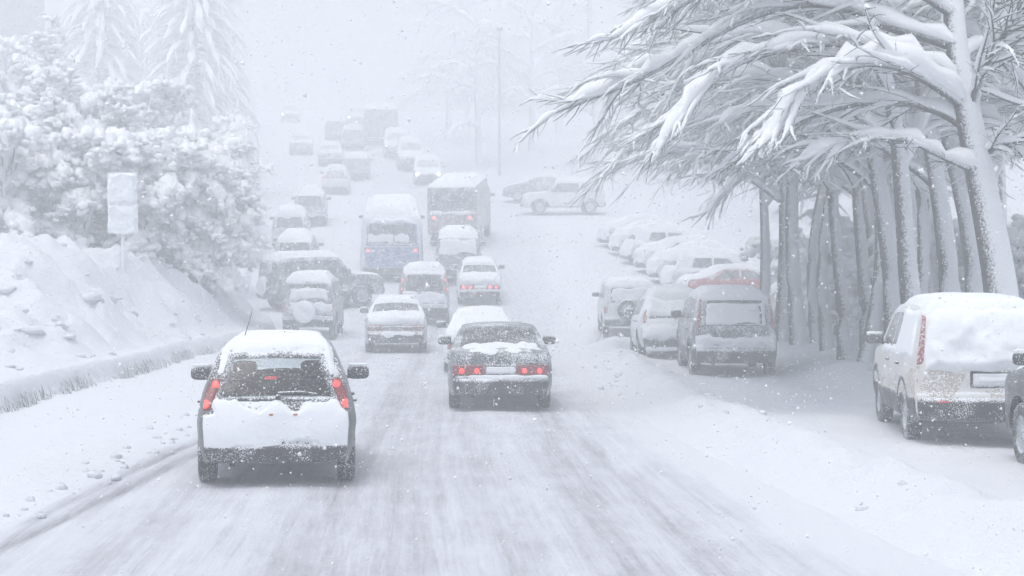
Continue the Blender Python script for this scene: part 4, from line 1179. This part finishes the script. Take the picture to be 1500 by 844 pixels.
# (the undergrowth between the trunks follows below, built like the shrubs)
# laden shrubs and small trees on the left bank
TREES_L = 'snow laden small trees on the left bank'
def laden(seed, x, y, H, spread, label, nst=7, heavy=1.0, dens=1.0, name='laden_tree'):
    t = Tree(seed); rng = t.rng; t.thin = False
    z0 = bank_z(x, y) - .05
    for k in range(2):
        tp_ = walk(rng, (x + .12 * k, y, z0 - .1), (rng.normal(0, .12), rng.normal(0, .12), 1), H * .75, 12, -.05, .05)
        t.trunk.tube(tp_, np.linspace(.11, .03, 13), sides=8)
    for i in range(nst):
        f = .12 + .85 * (i + rng.random()) / nst
        p = tp_[min(int(f * 12), 12)]
        az = rng.uniform(0, 2 * math.pi)
        el = rng.uniform(.35, 1.15)
        d = (math.cos(az) * math.cos(el), math.sin(az) * math.cos(el), math.sin(el))
        L = spread * rng.uniform(.75, 1.2) * (1.15 - .45 * f)
        q = walk(rng, p, d, L, 14, .55, .09)
        t.limb(q, .035, .012, .16 * heavy, .22 * heavy, nsub=int(13 * dens), Lsub=spread * .30, ntw=int(13 * dens), Ltw=.42, droop=.5, sub_sn=.85, tw_sn=.45, lo=.10, bare=.60, spread=1.5, down=.05)
        # pillows of snow caught in the forks
        for j in range(int(7 * dens)):
            c = q[rng.integers(3, 15)] + rng.normal(0, .12, 3)
            r = rng.uniform(.07, .17) * heavy
            t.snow.blob(c + np.array([0, 0, r * .2]), (r * rng.uniform(.8, 1.4), r * rng.uniform(.8, 1.5), r * rng.uniform(.5, .9)), 1.0, 12, 8, .5, int(rng.integers(1e6)))
    return t.build(name, label, TREES_L, (x, y, z0), twig_mat=M['rimed'], wood_mat=M['rimed'], trunk_mat=M['bark'])
LL = [
    (201, -9.4, 52, 3.5, 2.1, 'drooping snow laden tree right of the blank sign, above the parked beige off-roader', 16),
    (202, -10.8, 50, 4.6, 2.2, 'snow laden tree just behind the blank sign', 15),
    (203, -12.3, 49, 4.8, 2.3, 'snow laden tree left of the blank sign', 15),
    (204, -13.9, 47.5, 5.0, 2.3, 'snow laden tree at the left picture edge, standing lowest', 15),
    (205, -10.7, 57, 5.4, 2.4, 'rounded snow tree behind the drooping one, its crown falling to the road', 16),
    (206, -12.7, 56, 7.0, 2.6, 'tall snow laden tree in the second row, behind the sign', 17),
    (207, -14.9, 54, 7.4, 2.7, 'tall snow laden tree in the second row, at the left', 17),
    (208, -16.9, 56, 7.8, 2.8, 'tallest snow laden tree at the upper left', 17),
    (209, -14.3, 63, 8.2, 2.8, 'snow laden tree in the third row, paler than those before it', 15),
    (210, -12.0, 66, 5.4, 2.6, 'pale snow tree at the right end of the third row', 14),
    (211, -17.9, 66, 9.2, 3.0, 'pale tall snow tree in the third row before the grey building', 15),
    (215, -11.6, 53, 5.6, 2.2, 'snow laden tree filling the gap behind the blank sign and the drooping tree', 15),
    (216, -13.3, 52, 6.0, 2.4, 'snow laden tree filling the gap left of the sign, in the second row', 15),
    (217, -15.6, 50.5, 6.2, 2.4, 'snow laden tree by the left picture edge, in the second row', 15),
    (219, -13.0, 60, 7.0, 2.6, 'snow laden tree between the second and third rows, behind the sign', 15),
    (220, -16.6, 61, 8.6, 2.8, 'high snow laden tree between the second and third rows, at the left', 15),
    (212, -9.9, 55.5, 1.6, 1.4, 'low snowy bush with dark twigs beside the dark green off-roader', 12),
    (213, -12.6, 78, 4.0, 2.8, 'faint rounded snow bush up the hill, beside the far kerb', 12),
    (214, -15.5, 88, 5.0, 3.0, 'faintest snow bush up the hill on the left', 10),
]
for sd_, x, y, H, sp, lab, nst in LL:
    laden(sd_, x, y, H, sp, lab, nst, heavy=1.0 if y < 60 else 1.15, dens=1.0 if y < 60 else .8)

UND = 'bare undergrowth between and behind the trunks on the right'
ub = [laden(231, 10.0, 46.0, 4.0, 2.0, 'pale bush of bare twigs and snow in the shade behind the trunk row', 12, heavy=1.1, name='bare_bush'),
      laden(232, 8.7, 52.5, 3.4, 1.9, 'pale bush of bare twigs and snow in the shade behind the trunk row', 12, heavy=1.1, name='bare_bush')]
for o in ub: o['group'] = UND
for i, (x, y) in enumerate([(11.8, 43), (9.6, 39.5), (12.5, 39), (10.8, 36), (13.6, 47), (11.2, 51), (14.5, 42), (10.0, 57), (12.6, 34), (15.5, 50)]):
    c = copy_tree(ub[i % 2])
    c.location = (x, y, place_z(x, y) - .05); c.rotation_euler = (0, 0, i * 1.1)

def spruce(seed, x, y, H, R, label):
    t = Tree(seed); rng = t.rng
    z0 = bank_z(x, y) - .1
    t.trunk.tube([(x, y, z0), (x, y, z0 + H * .5), (x, y, z0 + H)], [.22, .14, .02], sides=8)
    nw = int(H * 1.9)
    for i in range(nw):
        f = .08 + .9 * i / nw
        zz = z0 + H * f
        Lr = R * (1 - f) ** .8 + .15
        for k in range(8):
            az = k * math.pi / 4 + rng.uniform(-.3, .3) + i * .4
            q = walk(rng, (x, y, zz), (math.cos(az), math.sin(az), .15), Lr * rng.uniform(.8, 1.15), 7, .42 / max(Lr * .35, .3), .04)
            t.wood.tube(q, np.linspace(.03, .01, 8), sides=4)
            t.snowy(q, .20, .16, .02, sides=7, lump=.3)
            for q2 in t.twigs(q, 6, Lr * .35, .010, .09, .09, droop=1.0, spread=1.1, down=-.35, bare=.2): pass
    return t.build('spruce_tree', label, TREES_L, (x, y, z0), twig_mat=M['bush'], wood_mat=M['bush'], trunk_mat=M['bark'])
spruce(301, -19.0, 104, 21, 5.2, 'tall faint spruce with drooping snowy boughs on the left')
spruce(302, -26.5, 112, 20, 5.0, 'paler spruce standing behind the tall faint spruce')

# misty trees up the hill: a few built, the rest copied
MIST = 'misty trees far up the hill'
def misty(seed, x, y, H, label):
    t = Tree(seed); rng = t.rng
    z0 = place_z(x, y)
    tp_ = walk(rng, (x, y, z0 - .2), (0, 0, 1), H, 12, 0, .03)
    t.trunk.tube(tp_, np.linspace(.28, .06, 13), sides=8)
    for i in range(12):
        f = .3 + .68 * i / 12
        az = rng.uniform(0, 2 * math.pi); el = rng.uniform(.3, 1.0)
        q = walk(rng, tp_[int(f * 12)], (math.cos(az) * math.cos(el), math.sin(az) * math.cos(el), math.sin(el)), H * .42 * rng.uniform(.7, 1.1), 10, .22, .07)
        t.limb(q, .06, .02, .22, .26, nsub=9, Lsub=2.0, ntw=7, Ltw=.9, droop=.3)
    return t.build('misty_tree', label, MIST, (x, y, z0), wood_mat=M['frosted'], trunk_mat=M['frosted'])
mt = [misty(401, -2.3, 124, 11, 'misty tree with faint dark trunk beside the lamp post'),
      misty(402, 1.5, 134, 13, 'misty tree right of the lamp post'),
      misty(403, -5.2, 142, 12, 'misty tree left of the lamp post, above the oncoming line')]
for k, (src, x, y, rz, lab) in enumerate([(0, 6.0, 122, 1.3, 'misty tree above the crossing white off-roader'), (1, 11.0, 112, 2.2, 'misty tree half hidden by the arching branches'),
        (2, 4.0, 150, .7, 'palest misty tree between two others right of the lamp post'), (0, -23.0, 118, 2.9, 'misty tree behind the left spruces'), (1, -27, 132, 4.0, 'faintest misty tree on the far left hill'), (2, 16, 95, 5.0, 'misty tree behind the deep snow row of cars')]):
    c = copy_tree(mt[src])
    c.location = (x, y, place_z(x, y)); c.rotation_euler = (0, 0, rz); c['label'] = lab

# ------------------------------------------------------------------ sign, lamp post, building
sp = pw(180, 400, 45.0)
sz = bank_z(float(sp[0]), 45.0)
sign = thing('road_sign', 'blank road sign of two stacked panels plastered with snow on a thin post', 'sign', (float(sp[0]), 45.0, sz))
k45 = 45.0 / FPX
top_of = lambda py: CAM_H - (py - 395) * k45 - sz
mb = MB(); mb.tube([(0, 0, -.4), (0, 0, top_of(258))], .055, sides=10); mb.build('post', M['frosted'], sign)
mb = MB(); mb.box((.0, -.07, (top_of(258) + top_of(298)) / 2), (.33, .02, (top_of(258) - top_of(298)) / 2)); p_ = mb.build('panel', M['plate'], sign, False)
def snow_panel(parent, x0, x1, z0, z1, t, seed):
    A, B = np.meshgrid(np.linspace(x0 - .06, x1 + .06, 34), np.linspace(z0 - .06, z1 + .10, 34), indexing='ij')
    d = np.minimum(np.minimum(A - x0, x1 - A), np.minimum(B - z0, z1 + .03 - B)) + .11 * fbm(A * 4, B * 4, seed, 3) + .035
    off = np.clip(d * 1.2, -.02, t) * (1 + .7 * fbm(A * 5, B * 5, seed + 3, 3))
    m = MB(); m.grid(np.stack([A, -.09 - off, B], -1)); m.build('snow', M['snow'], parent)
snow_panel(p_, -.32, .32, top_of(297), top_of(259), .05, 5)
mb = MB(); mb.box((.02, -.07, (top_of(303) + top_of(340)) / 2), (.34, .02, (top_of(303) - top_of(340)) / 2)); p_ = mb.build('panel', M['plate'], sign, False)
snow_panel(p_, -.31, .35, top_of(339), top_of(304), .05, 8)

lx, ly = -.85, 118.0
lz = place_z(lx, ly)
lamp = thing('lamp_post', 'tall thin lamp post standing alone in the misty road fork', 'lamp post', (lx, ly, lz))
mb = MB(); mb.tube([(0, 0, -.3), (0, 0, 5), (0, 0, 9.8)], [.10, .08, .06], sides=8); mb.build('pole', simple('galvanised', (.35, .36, .38), .5, .6), lamp)
mb = MB(); mb.blob((0, 0, 9.9), (.24, .24, .14), .8); hd = mb.build('lamp_head', simple('lamp_shell', (.25, .26, .28), .5), lamp)
mb = MB(); mb.tube([(0, 0, 9.2), (-.5, 0, 9.45), (-1.0, 0, 9.5)], .035, sides=6); mb.build('arm', simple('galvanised_arm', (.35, .36, .38), .5, .6), lamp)
mb = MB(); mb.blob((0, 0, 10.05), (.22, .22, .08), .9); mb.build('snow', M['snow'], hd)

bx0, by0 = -45.5, 122.0
bz0 = place_z(bx0, by0)
bld = thing('apartment_building', 'grey apartment building just showing through the snowfall at the upper left', 'building', (bx0, by0, bz0 - 1))
conc = dusted('grey_render', (.20, .21, .235), .8, .25, patch=.5, fine=12)
mb = MB(); mb.box((0, 5, 14), (10.0, 5, 14)); mb.build('wall', conc, bld, False)
mb = MB(); mb.box((0, 5, 28.2), (10.3, 5.3, .2)); mb.build('roof', M['snow'], bld, False)
for fl in range(8):
    for cx in range(6):
        x = -7.5 + cx * 3.0; z = 5.0 + fl * 2.9
        mb = MB()
        for sx, szz, hx, hz in ((0, .78, .66, .05), (0, -.78, .66, .05), (-.62, 0, .05, .76), (.62, 0, .05, .76), (.1, 0, .03, .74)): mb.box((x + sx, -.03, z + szz), (hx, .06, hz))
        w_ = mb.build('window', simple('window_frame', (.6, .6, .62)) if fl == 0 and cx == 0 else bpy.data.materials['window_frame'], bld, False)
        mb = MB(); mb.box((x, -.01, z), (.60, .02, .74)); mb.build('pane', M['window_far'], w_, False)
        mb = MB(); mb.blob((x, -.12, z - .80), (.70, .14, .08), .7); mb.build('sill', M['snow'], w_)

# ------------------------------------------------------------------ clods on the roadside
rng = np.random.default_rng(9)
cl = MB()
for i in range(90):
    if i < 35:
        y = rng.uniform(15, 46); x = float(edge_r(y)) + rng.normal(.5, .45)
    else:
        y = rng.uniform(14, 34); x = float(edge_l(y)) + rng.normal(.0, .25)
    r = rng.uniform(.015, .05) * (1.6 if rng.random() < .12 else 1)
    cl.blob((x, y, place_z(x, y) + r * .2), (r * 1.2, r, r * .8), .9, 8, 6, .35, i)
for i in range(90):
    y = 24 + 26 * rng.random(); so_ = .25 + 3.6 * rng.random() ** .8
    x = float(bank_edge(y)) - so_
    if y < 30 and so_ > 1: continue
    r = rng.uniform(.03, .09) * (1.9 if rng.random() < .14 else 1)
    cl.blob((x, y, bank_z(x, y) - r * .15), (r * 1.6, r * 1.4, r * .75), 1.0, 9, 7, .45, i + 500)
tag(cl.build('snow_clods', M['snow_ground']), 'small clods of snow thrown up beside the wheel tracks', 'snow', None, 'stuff')

# ------------------------------------------------------------------ falling snow
rng = np.random.default_rng(5)
NF = 170000
yy = 8.5 + 75.0 * rng.random(NF) ** .62
half = .36 * yy + 2.5
xx = rng.uniform(-1, 1, NF) * half
zz = rng.uniform(0, 1, NF) * (.22 * yy + 3.5) + prof_s(yy) - .08 * yy
ok = zz > ground_z(xx, yy)
P0 = np.stack([xx, yy, zz], -1)[ok]
n = len(P0)
r = np.clip(.0055 * np.exp(rng.normal(0, .38, n)), .003, .014) * np.where(P0[:, 1] > 30, 1.35, 1.0)
tet = np.array([(1, 1, 1), (1, -1, -1), (-1, 1, -1), (-1, -1, 1)], float)
A = rng.normal(size=(n, 3, 3)); Q, _ = np.linalg.qr(A)
V = np.einsum('vk,nkj->nvj', tet, Q) * r[:, None, None] + P0[:, None, :]
F = np.array([(0, 1, 2), (0, 3, 1), (0, 2, 3), (1, 3, 2)])
FF = (np.arange(n) * 4)[:, None, None] + F[None]
fm = MB(); fm.add(V.reshape(-1, 3), FF.reshape(-1, 3))
tag(fm.build('falling_snow', simple('snowflake', (.92, .93, .95), .9, 0, .1), None, False), 'falling snowflakes filling the air', 'snow', None, 'stuff')

# ------------------------------------------------------------------ haze: air full of fine snow
hz_m = bpy.data.materials.new('snowy_air'); hz_m.use_nodes = True
hn = hz_m.node_tree; hn.nodes.clear()
ho = hn.nodes.new('ShaderNodeOutputMaterial'); pv = hn.nodes.new('ShaderNodeVolumePrincipled')
pv.inputs['Color'].default_value = (.945, .975, 1.0, 1)
pv.inputs['Density'].default_value = HAZE_DENSITY
pv.inputs['Anisotropy'].default_value = 0.2
hn.links.new(pv.outputs[0], ho.inputs['Volume'])
hb = MB()
z_lo, z_hi = float(ZZ.min()) - 1.0, 37.0
hb.box((0, 149, (z_lo + z_hi) / 2), (150, 186, (z_hi - z_lo) / 2))
tag(hb.build('haze', hz_m, None, False), 'pale haze of blown snow filling the air', 'haze', None, 'stuff')
